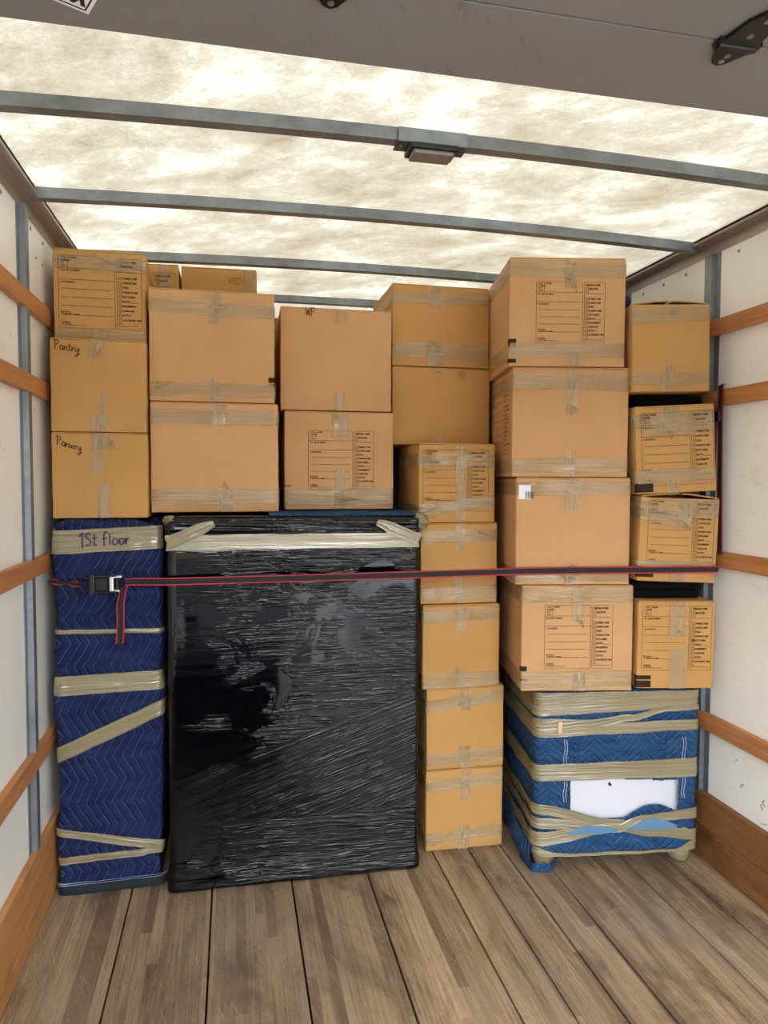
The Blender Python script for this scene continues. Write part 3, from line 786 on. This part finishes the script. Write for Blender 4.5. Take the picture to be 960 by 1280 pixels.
bl = shell('quilted_blanket', pth, .0, 1.343, M['navy'], bt, dspA, dz=.009, ds=.008, lift=liftA)
band('binding', pth+[pth[0]], .0, .62, lambda q: .02, .034, M['binding'], bt, .006, 1.0)
for z in (.040, .047): band('edge_stitching', pth+[pth[0]], .0, .62, lambda q, z=z: z, .0022, M['white_thread'], bt, .0075, 2.0)
def bA(za, zb, wd, nm='tape_band', mat='tape_b', sd=0, wf=None, o=.0045):
    return band(nm, pth, .0, .56, lambda q: za+(zb-za)*min(1, q/.62), wd, M[mat], bt, o, sd, dspA, wf)
lab = bA(1.262, 1.282, .083, sd=1)
bA(.951, .940, .015, sd=2, wf=lambda q: 1+1.6*max(0, q-.35))
bA(.757, .763, .068, sd=3)
bA(.500, .688, .057, sd=4)
bA(.242, .135, .034, sd=5, wf=lambda q: .8+.5*q, o=.008)
bA(.127, .133, .029, sd=6)
ribbon('handwriting', word('1st floor', .047, .03), .0042, M['purple'], bt, (-.088, -d_-.0115, 1.250), (1,0,0), (0,0,1), (0,-1,0))

# ---- black film-wrapped bundle
bf = empty('wrapped_bundle', (.866, 2.84, 0), (0, 0, math.radians(-1.4)))
tag(bf, 'wide flat bundle wrapped in shiny black stretch film standing on the floor', 'bundle')
wf_, dfb = .912, .315
pf = round_path([(-wf_/2,-dfb), (wf_/2,-dfb), (wf_/2,dfb), (-wf_/2,dfb)], .014, 3)
def dspF(x, y, z):
    o = .0004*nz(x*2.5, z*40, y)+.0015*nz(x*3, z*4, y)
    if z > 1.27: o += .009*nz(x*2.2, z*62, 5)+.006*nz(x*5, z*110, 9)+.004
    if z < .11: o += .016*((.11-z)/.11)**1.5+.004*nz(x*9, z*30)
    if .27 < z < .55: o += .0005*nz((x*.94+z*.34)*2.5, (z*.94-x*.34)*60, 4)
    o -= .007*math.exp(-((z-1.262)/.025)**2)
    return o
shell('stretch_film', pf, .0, 1.352, M['film'], bf, dspF, dz=.0045, ds=.02)
band('tape_band', pf, .0, .42, lambda q: 1.262, .055, M['tape_w'], bf, .004, 4.4, dspF)
# folded blanket edge showing under the cartons along the top
vs = []; fs = []; n = 48
for i in range(n+1):
    x = -.10+(wf_/2+.09)*i/n; zz = 1.350+.006*nz(x*7, 2)
    fy = -dfb+.022+.016*nz(x*5, 8)
    vs += [(x, fy, zz), (x, fy-.004, zz+.006), (x, fy+.012, zz+.011), (x, dfb-.03, 1.362)]
for i in range(n):
    for j in range(3): a = i*4+j; fs.append((a, a+4, a+5, a+1))
mesh('padding_blanket', vs, fs, M['blue'], bf, True)
# tape over the two top corners
for s, sdd in ((-1, 3.3), (1, 6.1)):
    x0 = s*(wf_/2-.005); x1 = s*(wf_/2-.135)
    pts = [(x0, -dfb-.014, 1.262), ((x0+x1)/2, -dfb-.020, 1.290), (x1, -dfb-.020, 1.318), (x1-s*.03, -dfb-.018, 1.330)]
    a = (Vector(pts[2])-Vector(pts[0])).normalized(); wd = Vector((0,-1,0)).cross(a)
    strip('corner_tape', pts, [(0,-1,0)]*4, [wd]*4, .044, M['tape_b'], bf, .002, .002, 6, sdd, lambda q: 1 if q < .7 else 1-.5*(q-.7)/.3)
# bunched tape ends
for cx, cz, rx, rz, sdd in ((wf_/2+.008, 1.328, .034, .032, 2.2), (-wf_/2+.012, 1.338, .026, .018, 8.2)):
    bm = bmesh.new(); bmesh.ops.create_icosphere(bm, subdivisions=4, radius=1)
    uvs = []
    for v in bm.verts:
        k = 1+.28*nz(v.co.x*2.2+sdd, v.co.y*2.2, v.co.z*5)+.10*nz(v.co.x*3, v.co.y*3, v.co.z*16+sdd)
        uvs.append((v.co.x*.1, v.co.z*.1))
        v.co = Vector((cx+v.co.x*k*rx, -dfb+.028+v.co.y*k*.032, cz+v.co.z*k*rz))
    bm.verts.index_update()
    mesh('tape_bunch', [v.co[:] for v in bm.verts], [[v.index for v in f.verts] for f in bm.faces], M['tape_b'], bf, True, uvs); bm.free()

# ---- blue blanket-wrapped furniture at right
cb = empty('wrapped_furniture', (2.06, 2.50, 0))
tag(cb, 'low piece of furniture wrapped in a bright blue quilted blanket, white front showing', 'bundle')
O = Vector((2.06, 2.50))
FL, FR, BR, BL = Vector((1.742,2.402))-O, Vector((2.380,2.316))-O, Vector((2.414,2.655))-O, Vector((1.800,2.845))-O
pc = round_path([FL, FR, BR, BL], .035)
fx = (FR-FL); fL = fx.length; fx = fx.normalized()
def frac(p): return (Vector((p[0], p[1]))-FL).dot(fx)/fL
def isfront(p): return abs((Vector((p[0], p[1]))-FL).dot(Vector((-fx.y, fx.x)))) < .02
bands = (.645, .555, .395, .20, .13)
def dspC(x, y, z):
    o = .006*nz(x*8, z*8, y*8)+.004*nz(x*20, z*16, 3)
    tri = abs(((x+y)/.150) % 1-.5)*2*.080
    f = ((z+tri)/.027) % 1; o += .0020*(1-(abs(f-.5)*2)**2)
    for zb in bands: o -= .006*math.exp(-((z-zb)/.03)**2)
    u = frac((x, y))
    if isfront((x, y)):
        pw = max(math.exp(-((z-.465)/.040)**4), math.exp(-((z-.31)/.035)**4))
        for uu, k in ((.20, .012*pw), (.245, .010*pw), (.78, .012*pw)): o += k*math.exp(-((u-uu-.10*(z-.47))/.010)**2)-.5*k*math.exp(-((u-uu-.022-.10*(z-.47))/.010)**2)
    return o
def hole(p, z):
    if not isfront(p): return False
    u = frac(p)
    top = .362-.03*u; bot = .195+(.05*math.sin(max(0, min(1, (u-.55)/.35))*math.pi) if u > .55 else 0)
    return .205 < u < .862 and bot < z < top
shell('quilted_blanket', pc, .052, .690, M['blue'], cb, dspC, hole, dz=.005, ds=.006)
def fpt(u, z, o): p = FL+fx*(u*fL); nn = Vector((fx.y, -fx.x)); return (p.x+nn.x*o, p.y+nn.y*o, z)
def slab(name, u0, u1, z0, z1, o0, o1, mat):
    vs = [fpt(u0,z0,o1),fpt(u1,z0,o1),fpt(u1,z1,o1),fpt(u0,z1,o1),fpt(u0,z0,o0),fpt(u1,z0,o0),fpt(u1,z1,o0),fpt(u0,z1,o0)]
    return mesh(name, vs, [(0,1,2,3),(7,6,5,4),(0,4,5,1),(1,5,6,2),(2,6,7,3),(3,7,4,0)], mat, cb)
slab('white_front', .16, .92, .12, .40, -.05, -.026, M['white'])
kb = MB(); kb.cyl(fpt(.465, .318, -.028), fpt(.465, .318, -.014), .006, 12, .0045); kb.build('knob', M['blackp'], cb, True)
# lighter blanket lining showing between the lower tapes
for nm, u0, u1, z0, z1, sd in (('blanket_lining', .20, .50, .142, .172, 1.), ('blanket_lining', .56, .86, .150, .192, 2.)):
    vs = []; fs = []; n = 16
    for i in range(n+1):
        u = u0+(u1-u0)*i/n; e = math.sin(math.pi*i/n)
        for j in range(4):
            z = z0+(z1-z0)*j/3*(.35+.65*e); vs.append(fpt(u, z, .010+.003*nz(u*30, j*.9, sd)))
    for i in range(n):
        for j in range(3): a = i*4+j; fs.append((a, a+4, a+5, a+1))
    mesh(nm, vs, fs, M['lining'], cb, True)
# double seams with white stitching on the front
for u in (.165, .18, .885, .90):
    for za, zb_ in ((.42, .51), (.27, .35)):
        pts = [fpt(u+.004*math.sin(i*.8+za*9), za+(zb_-za)*i/8, .013) for i in range(9)]
        strip('edge_stitching', pts, [(fx.y,-fx.x,0)]*9, [(fx.x,fx.y,0)]*9, .0022, M['white_thread'], cb, .0005, .0, 1)
# open path: back-left, left side, front, right side
op = [Vector(BL)] + pc[:len(pc)//2] + [Vector(BR)]
def pq(): # fraction of path where the front starts/ends
    a = (BL-FL).length; b = fL; c = (BR-FR).length; T = a+b+c; return a/T, (a+b)/T
qa, qb = pq()
def zlin(zl, zr): return lambda q: zl if q < qa else (zr if q > qb else zl+(zr-zl)*(q-qa)/(qb-qa))
def bC(zl, zr, wd, sd, o=.005, wf=None, mat='tape_b'): return band('tape_band', op, .0, 1., zlin(zl, zr), wd, M[mat], cb, o, sd, dspC, wf)
def bU(keys, sd, o=.005):
    def at(q, k):
        u = max(0, min(1, (q-qa)/(qb-qa)))
        for a, b in zip(keys, keys[1:]):
            if u <= b[0]:
                t = (u-a[0])/(b[0]-a[0]); t = t*t*(3-2*t) if len(keys) > 2 else t
                return a[k]+(b[k]-a[k])*t
        return keys[-1][k]
    return band('tape_band', op, .0, 1., lambda q: at(q, 1), 1., M['tape_b'], cb, o, sd, dspC, lambda q: at(q, 2))
bU([(0,.642,.090),(1,.654,.064)], 1.)
bU([(0,.542,.050),(.5,.545,.042),(1,.552,.040)], 2.)
bU([(0,.562,.058),(.3,.566,.034),(.58,.586,.026),(.8,.616,.020),(1,.620,.018)], 3., .008)
bU([(0,.380,.062),(1,.386,.074)], 4.)
bU([(0,.240,.042),(.5,.172,.040),(.72,.142,.036),(1,.124,.038)], 5., .007)
bU([(0,.186,.042),(.5,.160,.034),(.72,.136,.034),(1,.118,.036)], 6., .006)
bU([(0,.128,.054),(.5,.160,.038),(.66,.194,.026),(1,.208,.044)], 7., .010)
bU([(0,.078,.034),(.14,.062,.013),(.86,.062,.013),(1,.086,.042)], 8., .006)
# two wrapped front feet
for P0, sd, rr in ((FL+fx*.050, 1., .050), (FR-fx*.050, 2., .050)):
    vs = []; fs = []; uv = []; n = 20; m = 9
    nn = Vector((-fx.y, fx.x))
    for r in range(m+1):
        z = .150-.150*r/m; k = rr*(1.06-.36*(r/m)**2.2)
        for i in range(n):
            a = 2*math.pi*i/n; q = k*(1+.12*nz(math.cos(a)*2+sd, math.sin(a)*2, z*30))
            p = P0+nn*.052+Vector((math.cos(a), math.sin(a)))*q; vs.append((p.x, p.y, max(z, .001))); uv.append((a*.05, z))
    for r in range(m):
        for i in range(n): fs.append((r*n+i, (r+1)*n+i, (r+1)*n+(i+1) % n, r*n+(i+1) % n))
    fs.append(tuple(range(m*n, (m+1)*n))[::-1])
    mesh('wrapped_foot', vs, fs, M['tape_b'], cb, True, uv)
# blanket hem hanging to the floor along the left side
vs = []; fs = []; n = 30
for i in range(n+1):
    t = i/n; p = FL.lerp(BL, t*.9)+Vector((-.006-.012*math.sin(t*3.1), -.008*(1-t)))
    for j in range(6):
        z = .003+.10*j/5+.03*t
        vs.append((p.x-.030*math.sin(math.pi*(j+.6)/6.2)*(.5+.5*math.sin(math.pi*min(1, t*1.3+.1))), p.y, z))
for i in range(n):
    for j in range(5): a = i*6+j; fs.append((a, a+1, a+7, a+6))
mesh('hanging_hem', vs, fs, M['blue'], cb, True)
# blue hem wrapped around the left foot
band('foot_hem', [FL+Vector((-.012,.10)), FL+Vector((-.006,.0)), FL+fx*.05+Vector((0,-.012)), FL+fx*.095+Vector((0,.03))], 0, 1, lambda q: .017, .032, M['blue'], cb, .004, 3.)
# small torn paper label on the tape
slab('paper_tab', .125, .15, .535, .578, .012, .0135, plain('tan_paper', (222, 186, 145), .8))

# folded blanket far right under the roof
t = empty('folded_blanket', (2.27, 2.98, 2.122)); tag(t, 'folded blue blanket behind the topmost right-wall carton', 'blanket')
for k in range(4):
    mb = MB(); mb.box((-.135+.006*k,-.14+.004*k,.048*k), (.13-.004*k,.14,.048*k+.046), .018); mb.build('fold', M['blue'], t, True)

# unseen pile of folds added near the open rear end to blacken the film's reflection
t = empty('added_dark_pile', (.44, .80, 0)); tag(t, 'unseen pile of navy folds added near the rear end to darken the film reflection', 'blanket')
for k in range(5):
    mb = MB(); mb.box((-.36+.012*((k*3) % 4),-.34+.008*((k*5) % 3),.001+.078*k), (.37-.010*((k*7) % 3),.36-.012*(k % 3),.078*(k+1)), .030); mb.build('fold', M['navy'], t, True)

# ------------------------------------------------------------------ straps
def webbing(name, pts, nrm, wd, width, parent, twist=None):
    P = [Vector(p) for p in pts]; vs = []; uv = []; fs = []; L = 0
    for i, p in enumerate(P):
        if i: L += (p-P[i-1]).length
        a = Vector(wd[i]).normalized(); nn = Vector(nrm[i]).normalized()
        for q, j in ((-.5, 0), (.5, 1)): vs.append(p+a*q*width+nn*.0009); uv.append((L, j))
        for q, j in ((-.5, 0), (.5, 1)): vs.append(p+a*q*width-nn*.0009); uv.append((L, j))
    for i in range(len(P)-1):
        k = 4*i; fs += [(k,k+4,k+5,k+1),(k+2,k+3,k+7,k+6),(k,k+2,k+6,k+4),(k+1,k+5,k+7,k+3)]
    fs += [(0,1,3,2),(4*len(P)-4,4*len(P)-2,4*len(P)-1,4*len(P)-3)]
    return mesh(name, vs, fs, M['web'], parent, False, uv)
rs = empty('ratchet_strap', (.21, 2.55, 1.125))
tag(rs, 'black ratchet strap with red edges stretched across the whole load', 'strap')
o0 = Vector((.21, 2.55, 1.125))
raw = [(.262,2.550,1.126), (.30,2.543,1.128), (.41,2.509,1.1295), (.8,2.474,1.134), (1.25,2.437,1.141), (1.655,2.402,1.148), (1.70,2.395,1.149), (1.9,2.357,1.152), (2.08,2.318,1.154), (2.11,2.300,1.155), (2.25,2.276,1.156), (2.388,2.250,1.157), (2.400,2.262,1.157), (2.412,2.30,1.158), (2.415,2.42,1.160)]
nr = [(-.1,-1,0)]*11+[(.3,-1,0),(1,-.6,0),(1,0,0),(1,0,0)]
wdd = [(0,0,1)]*len(raw)
webbing('webbing', [Vector(p)-o0 for p in raw], nr, wdd, .0275, rs)
# loose tail hanging from the ratchet
raw = [(.262,2.548,1.112), (.255,2.542,1.09), (.247,2.545,1.05), (.246,2.552,1.0), (.244,2.556,.95), (.240,2.560,.907)]
webbing('webbing_tail', [Vector(p)-o0 for p in raw], [(0,-1,0)]*6, [(1,0,.35),(1,0,.25),(1,0,.1),(1,0,.03),(1,0,.08),(1,0,.08)], .0275, rs)
# twisted short end to the left wall rail
raw = []; ws = []; ns = []
for i in range(25):
    q = i/24; raw.append(Vector((.155-.145*q, 2.560+.015*q, 1.122+.014*q-.006*math.sin(q*3)))-o0)
    a = q*math.pi*2.4+.2; ws.append((0, math.sin(a), math.cos(a))); ns.append((0, -math.cos(a), math.sin(a)))
webbing('webbing_short_end', raw, ns, ws, .022, rs)
# ratchet buckle
rt = MB()
for z in (-.022, .022): rt.box((-.075,-.022,z-.0025), (.045,.010,z+.0025), .001)
rt.cyl((.028,-.008,-.026), (.028,-.008,.026), .007); rt.cyl((-.066,-.006,-.024), (-.066,-.006,.024), .005)
rt.build('ratchet_frame', M['black'], rs)
rh = MB()
for z in (-.0275, .0275): rh.box((-.058,-.034,z-.002), (.030,-.012,z+.002), .001)
rh.cyl((-.054,-.026,-.034), (-.054,-.026,.034), .010); rh.box((-.060,-.036,-.034), (-.040,-.020,.034), .005)
rh.build('ratchet_handle', M['blackp'], rs)
MB().box((-.040,-.030,-.020), (.0,-.010,.020), .003).build('wound_webbing', M['web'], rs)
mb = MB(); mb.box((.006,-.034,-.026), (.020,-.012,.026), .003); mb.box((.018,-.030,.018), (.046,-.014,.030), .004); mb.box((.018,-.030,-.030), (.040,-.014,-.019), .004)
mb.build('release_catch', M['chrome'], rs)

hs = empty('hanging_strap', (2.407, 2.297, 1.50)); tag(hs, 'dark strap with red edge hanging from second right wooden rail', 'strap')
raw = [(.015,-.008,.345), (.006,-.008,.340), (.004,-.009,.30), (.003,-.010,.25), (.004,-.012,.15), (.003,-.016,.0), (.003,-.022,-.15), (.004,-.026,-.29)]
webbing('webbing', raw, [(0,0,1),(-.7,0,.7)]+[(-1,0,0)]*6, [(0,1,0)]*8, .028, hs)
MB().box((-.012,-.020,.205), (.010,.012,.245), .004).build('hook', M['black'], hs)

# ------------------------------------------------------------------ the truck box
Y0, Y1 = -.45, 4.35
XL, XR = -.022, 2.447
fl = MB().box((XL-.05, Y0, -.06), (XR+.05, Y1+.05, -.024)).build('floor', M['subfloor']); tag(fl, kind='structure')
edges = [-.02, .266, .549, .835, 1.12, 1.402, 1.55, 1.687, 1.816, 2.121, 2.29, 2.445]
for i in range(len(edges)-1):
    a, b = edges[i]+.003, edges[i+1]-.003
    dz = .0012*((i*7) % 3-1)
    MB().box((a, Y0, -.024), (b, Y1, -.0012+min(dz, 0)), .0018).build('floor_plank', M['floor'], fl)

ZR = 2.412
kR = 1.0117
zr = lambda z: H+(z-H)*kR
def wall(name, xa, xb, zt):
    return tag(MB().box((xa, Y0, -.06), (xb, Y1, zt)).build(name, M['frp']), kind='structure')
wl = wall('wall_left', XL-.03, XL, 2.43); wr = wall('wall_right', XR, XR+.03, 2.43)
wb = tag(MB().box((XL, Y1, -.06), (XR, Y1+.03, 2.45)).build('wall_back', M['frp']), kind='structure')
rails = [(2.030,2.089), (1.763,1.823), (1.162,1.221), (.526,.591)]
for a, b in rails:
    MB().box((XL+.0, Y0, a), (0, Y1, b), .003).build('rail', M['rail'], wl)
    MB().box((2.421, Y0, zr(a)), (XR, Y1, zr(b)), .003).build('rail', M['rail'], wr)
MB().box((XL, Y0, .002), (0, Y1, .262), .004).build('kick_board', M['ply'], wl)
for a, b in ((.002, .131), (.134, .264)): MB().box((2.421, Y0, a), (XR, Y1, b), .003).build('kick_board', M['ply_shaded'], wr)
# grit strip along the left board is dirt: skip; steel hat posts
def hat(xw, s, y, name, parent, dw=.0):
    # s=+1 profile rises towards +x ; y = camera-side edge
    pr = [(0,0),(.030,0),(.030,.018),(.044,.018),(.044,.0),(.066,0),(.066,-.002),(.092,-.002),(.092,.0022),(.064,.0022),(.064,.020),(.030,.020),(.028,.0022),(0,.0022)]
    mb = MB(); n = len(pr)
    vs = [(xw+s*p[1], y+p[0], .262) for p in pr]+[(xw+s*p[1], y+p[0], 2.352) for p in pr]
    mb.add(vs, [(i,(i+1) % n,n+(i+1) % n,n+i) for i in range(n)]+[tuple(range(n)), tuple(range(n,2*n))[::-1]])
    mb.build(name, M['galv'], parent)
for k in range(-5, 4):
    y = 2.395+.61*k
    if Y0 < y < Y1-.2 : hat(XL, 1, y, 'post', wl)
    y = 2.348+.61*k
    if Y0 < y < Y1-.2 : hat(XR, -1, y, 'post', wr)
# panel joint beads, rivets under the cornice
def cornice(xw, s, parent, k):
    z0 = H+(2.344-H)*k
    pr = [(0,z0),(.004,z0),(.004,z0+.040),(.020,z0+.046),(.052,z0+.042),(.054,z0+.050),(.030,z0+.064),(.030,z0+.085),(0,z0+.085)]
    mb = MB(); mb.prism([(xw+s*a, b) for a, b in pr], Y0, Y1); mb.build('cornice', M['alu'], parent)
    MB().box((min(xw+s*.030, xw+s*.044), Y0, z0+.064), (max(xw+s*.030, xw+s*.044), Y1, z0+.076)).build('roof_gap_strip', M['gap'], parent)  # near-black strip filling the gap above the cornice lip
cornice(XL, 1, wl, 1); cornice(XR, -1, wr, kR)
rv = bmesh.new(); bmesh.ops.create_uvsphere(rv, u_segments=8, v_segments=4, radius=.007)
rvm = bpy.data.meshes.new('rivet'); rv.to_mesh(rvm); rv.free(); rvm.materials.append(M['galv'])
for k in range(-2, 10):
    for xw, p, zz in ((XL, wl, 2.318), (XR, wr, 2.325)):
        y = 1.95+.105*k*1.45
        o = link(bpy.data.objects.new('rivet', rvm), p); o.location = (xw, y, zz); o.scale = (.6, 1, 1)
for y in (1.9, 2.14, 2.62, 2.7):
    o = link(bpy.data.objects.new('rivet', rvm), wl); o.location = (XL, y, 1.50 if y < 2.3 else 2.24); o.scale = (.5, .8, .8)

# roof: arched translucent sheet with steel bows
crown = lambda x: .024*4*((x-XL)/(XR-XL))*(1-(x-XL)/(XR-XL))
vs = []; fs = []; n = 24
for i in range(n+1):
    x = XL-.03+(XR-XL+.06)*i/n; z = ZR+.004+crown(min(max(x, XL), XR))
    vs += [(x, Y0, z), (x, Y1+.05, z)]
for i in range(n): fs.append((2*i, 2*i+1, 2*i+3, 2*i+2))
ce = tag(mesh('ceiling', vs, fs, M['roof'], None, True), kind='structure')
for y in (.05, .66, 1.262, 1.872, 2.445, 3.06, 3.66, 4.22):
    vs = []; fs = []; n = 20; xa, xb = XL+.03, XR-.03
    pr = [(0,.0),(.0,.034),(.036,.034),(.036,0)]
    for i in range(n+1):
        x = xa+(xb-xa)*i/n
        for a, b in pr: vs.append((x, y+a, ZR-.034+crown(x)+b))
    for i in range(n):
        for j in range(4): a = 4*i+j; b = 4*i+(j+1) % 4; fs.append((a, b, b+4, a+4))
    fs += [(0,3,2,1), (4*n,4*n+1,4*n+2,4*n+3)]
    mesh('roof_bow', vs, fs, M['galv'], ce)
# cabin lamp on the nearest visible bow
zb = ZR-.034+crown(1.17)
lm = empty('ceiling_lamp', (1.17, 1.870, zb-.001)); tag(lm, 'small dark rectangular lamp fixed under the front roof bow', 'lamp')
MB().box((-.098,-.006,-.006), (.100,.052,.0), .001).build('mounting_plate', M['grey'], lm)
MB().box((-.096,-.008,-.005), (.098,-.003,.032), .001).build('front_plate', M['galv'], lm)
MB().box((-.066,-.018,-.022), (.070,.058,-.006), .005).build('lamp_rim', M['black'], lm)
MB().box((-.056,-.012,-.034), (.060,.050,-.020), .006).build('lens', M['lens'], lm)
for x in (-.083, .086): MB().cyl((x,.02,-.010), (x,.02,-.004), .006, 10).build('screw', M['galv'], lm)

# roll-up door parked under the roof
dr = tag(MB().box((.03, Y0+.01, 2.262), (2.395, 1.302, 2.272)).build('door_1', M['gap']), kind='structure')
ye = 1.3; pd = .206
for i in range(11):
    y1 = ye-pd*i; y0 = y1-pd+.004
    if y0 < Y0: break
    MB().box((.03, y0, 2.25), (2.395, y1, 2.262), .0012).build('door_panel', M['door'], dr)
def hinge(cx, y, parent):
    pf_ = [(0,.058),(.012,.052),(.030,.020),(.042,.012),(.042,-.010),(.034,-.012),(.026,-.060),(.012,-.085),(0,-.090)]
    prof = [(cx+a, y+b) for a, b in pf_]+[(cx-a, y+b) for a, b in pf_[::-1][1:-1]]
    mb = MB(); mb.plate(prof[::-1], 2.243, 2.2495); mb.cyl((cx-.036,y+.004,2.244), (cx+.036,y+.004,2.244), .006, 10)
    h = mb.build('hinge', M['black'], parent)
    for yy in (.042, .026, -.03, -.07): MB().cyl((cx,y+yy,2.2405), (cx,y+yy,2.2435), .0055, 8).build('rivet', M['galv'], h)
for i in range(5):
    for cx in (.14, .79, 1.50, 2.22): hinge(cx, ye-pd*(i+1), dr)
# sticker at the corner of the door, lettering upside down from here
cS, uS, vS = Vector((.406, 1.258)), Vector((-.89, -.456)), Vector((.456, -.89))
def onS(a, b, z): p = cS+uS*a+vS*b; return (p.x, p.y, z)
def qS(mb, a0, a1, b0, b1, z0, z1):
    c = [(a0,b0),(a1,b0),(a1,b1),(a0,b1)]
    mb.add([onS(a,b,z0) for a, b in c]+[onS(a,b,z1) for a, b in c], [(0,1,2,3),(7,6,5,4),(0,4,5,1),(1,5,6,2),(2,6,7,3),(3,7,4,0)])
mb = MB(); qS(mb, 0, .22, 0, .13, 2.2480, 2.2497); mb.build('sticker', M['sticker'], dr)
mb = MB(); text_mesh('WARNING', .034, 0, 0, mb, .002)
mesh('sticker_text', [onS(.155-v[0] if False else .012+v[0], .040-v[2], 2.2476) for v in mb.v], mb.f, M['ink'], dr)
mb = MB()
for a0, a1, b0, b1 in ((.006,.21,.006,.0085), (.006,.0085,.006,.12), (.006,.21,.046,.0485)): qS(mb, a0, a1, b0, b1, 2.2474, 2.2479)
mb.build('sticker_border', M['ink'], dr)

# yard behind the truck (lights and reflects in the film)
def mat_conc():
    g = N('pale_concrete'); a = g.noise(g.pos(), .6, 5); b = g.noise(g.pos(), 14, 3)
    col = g.mix(a, s2l((168, 166, 162)), s2l((190, 188, 184))); col = g.mix(g.ma('MULTIPLY', b, .2), col, s2l((130, 128, 126)))
    return g.done(g.bsdf(col, .8))
g = N('dark_asphalt'); a_ = g.noise(g.pos(), 30, 3)
ASPH = g.done(g.bsdf(g.mix(a_, s2l((48, 48, 50)), s2l((66, 66, 68))), .85))
tag(MB().box((-40, -60, -.95), (42, 30, -.9)).build('ground', ASPH), kind='structure')
tag(MB().box((1.3, -40, -.9), (14, -1.2, -.86)).build('driveway', mat_conc()), kind='structure')  # unseen pale slab added so the film mirrors bright on its right
hw = tag(MB().box((-14, -22.4, -.9), (18, -22, 3.2)).build('house_wall', plain('tan_house_siding', (150, 122, 96), .8)), kind='structure')
mb = MB(); mb.prism([(-14.6,3.15),(18.6,3.15),(17,5.4),(-13,5.4)], -24.5, -21.5); mb.build('roof', plain('grey_shingles', (82, 78, 76), .9), hw)
for x in (-9, -2, 6): MB().box((x,-22.03,.3), (x+1.6,-21.98,1.7)).build('window', plain('dark_window', (30, 34, 40), .08), hw)
# two cars parked behind the truck; unseen, added to show as reflections in the film
def car(name, label, x0, y0, z0, flip, paint):
    t = empty(name, (x0, y0, z0), (0, 0, math.pi if flip else 0)); tag(t, label, 'car')
    prof = [(-2.2,.28),(-2.25,.55),(-2.15,.80),(-1.3,.92),(-.65,1.38),(.75,1.42),(1.55,.98),(2.1,.92),(2.25,.6),(2.2,.28)]
    bm = bmesh.new(); a = [bm.verts.new((x,-.86,z)) for x, z in prof]; f = bm.faces.new(a)
    r = bmesh.ops.extrude_face_region(bm, geom=[f])
    for v in r['geom']:
        if isinstance(v, bmesh.types.BMVert): v.co.y = .86
    bmesh.ops.recalc_face_normals(bm, faces=bm.faces[:])
    for v in bm.verts:
        if v.co.z > 1.2: v.co.y *= .82
    bmesh.ops.bevel(bm, geom=bm.edges[:], offset=.07, segments=3, affect='EDGES'); bm.verts.index_update()
    mesh('car_body', [v.co[:] for v in bm.verts], [[v.index for v in f.verts] for f in bm.faces], paint, t, True); bm.free()
    gl = plain('car_glass', (18, 20, 24), .05)
    for s in (-1, 1):
        q = [(-1.05,.97),(-.55,1.30),(.68,1.33),(1.25,1.0)]
        mesh('side_window', [(x, s*(.868-.11*(z-.95)/.4), z) for x, z in q], [(0,1,2,3)], gl, t)
        for x in (-1.4, 1.38):
            w = MB().cyl((x, s*.70, .32), (x, s*.885, .32), .325, 24).build('wheel', M['gap'], t)
            MB().cyl((x, s*.88, .32), (x, s*.893, .32), .19, 16).build('hub_cap', M['chrome'], w)
    return t
car('parked_car', 'silver car parked on the driveway behind the truck', 4.1, -4.8, -.86, False, plain('silver_car_paint', (196, 200, 206), .25, .3))
car('parked_car', 'unseen dark blue car added behind the truck for a dark reflection', -2.4, -5.6, -.9, True, plain('dark_car_paint', (26, 30, 48), .2))
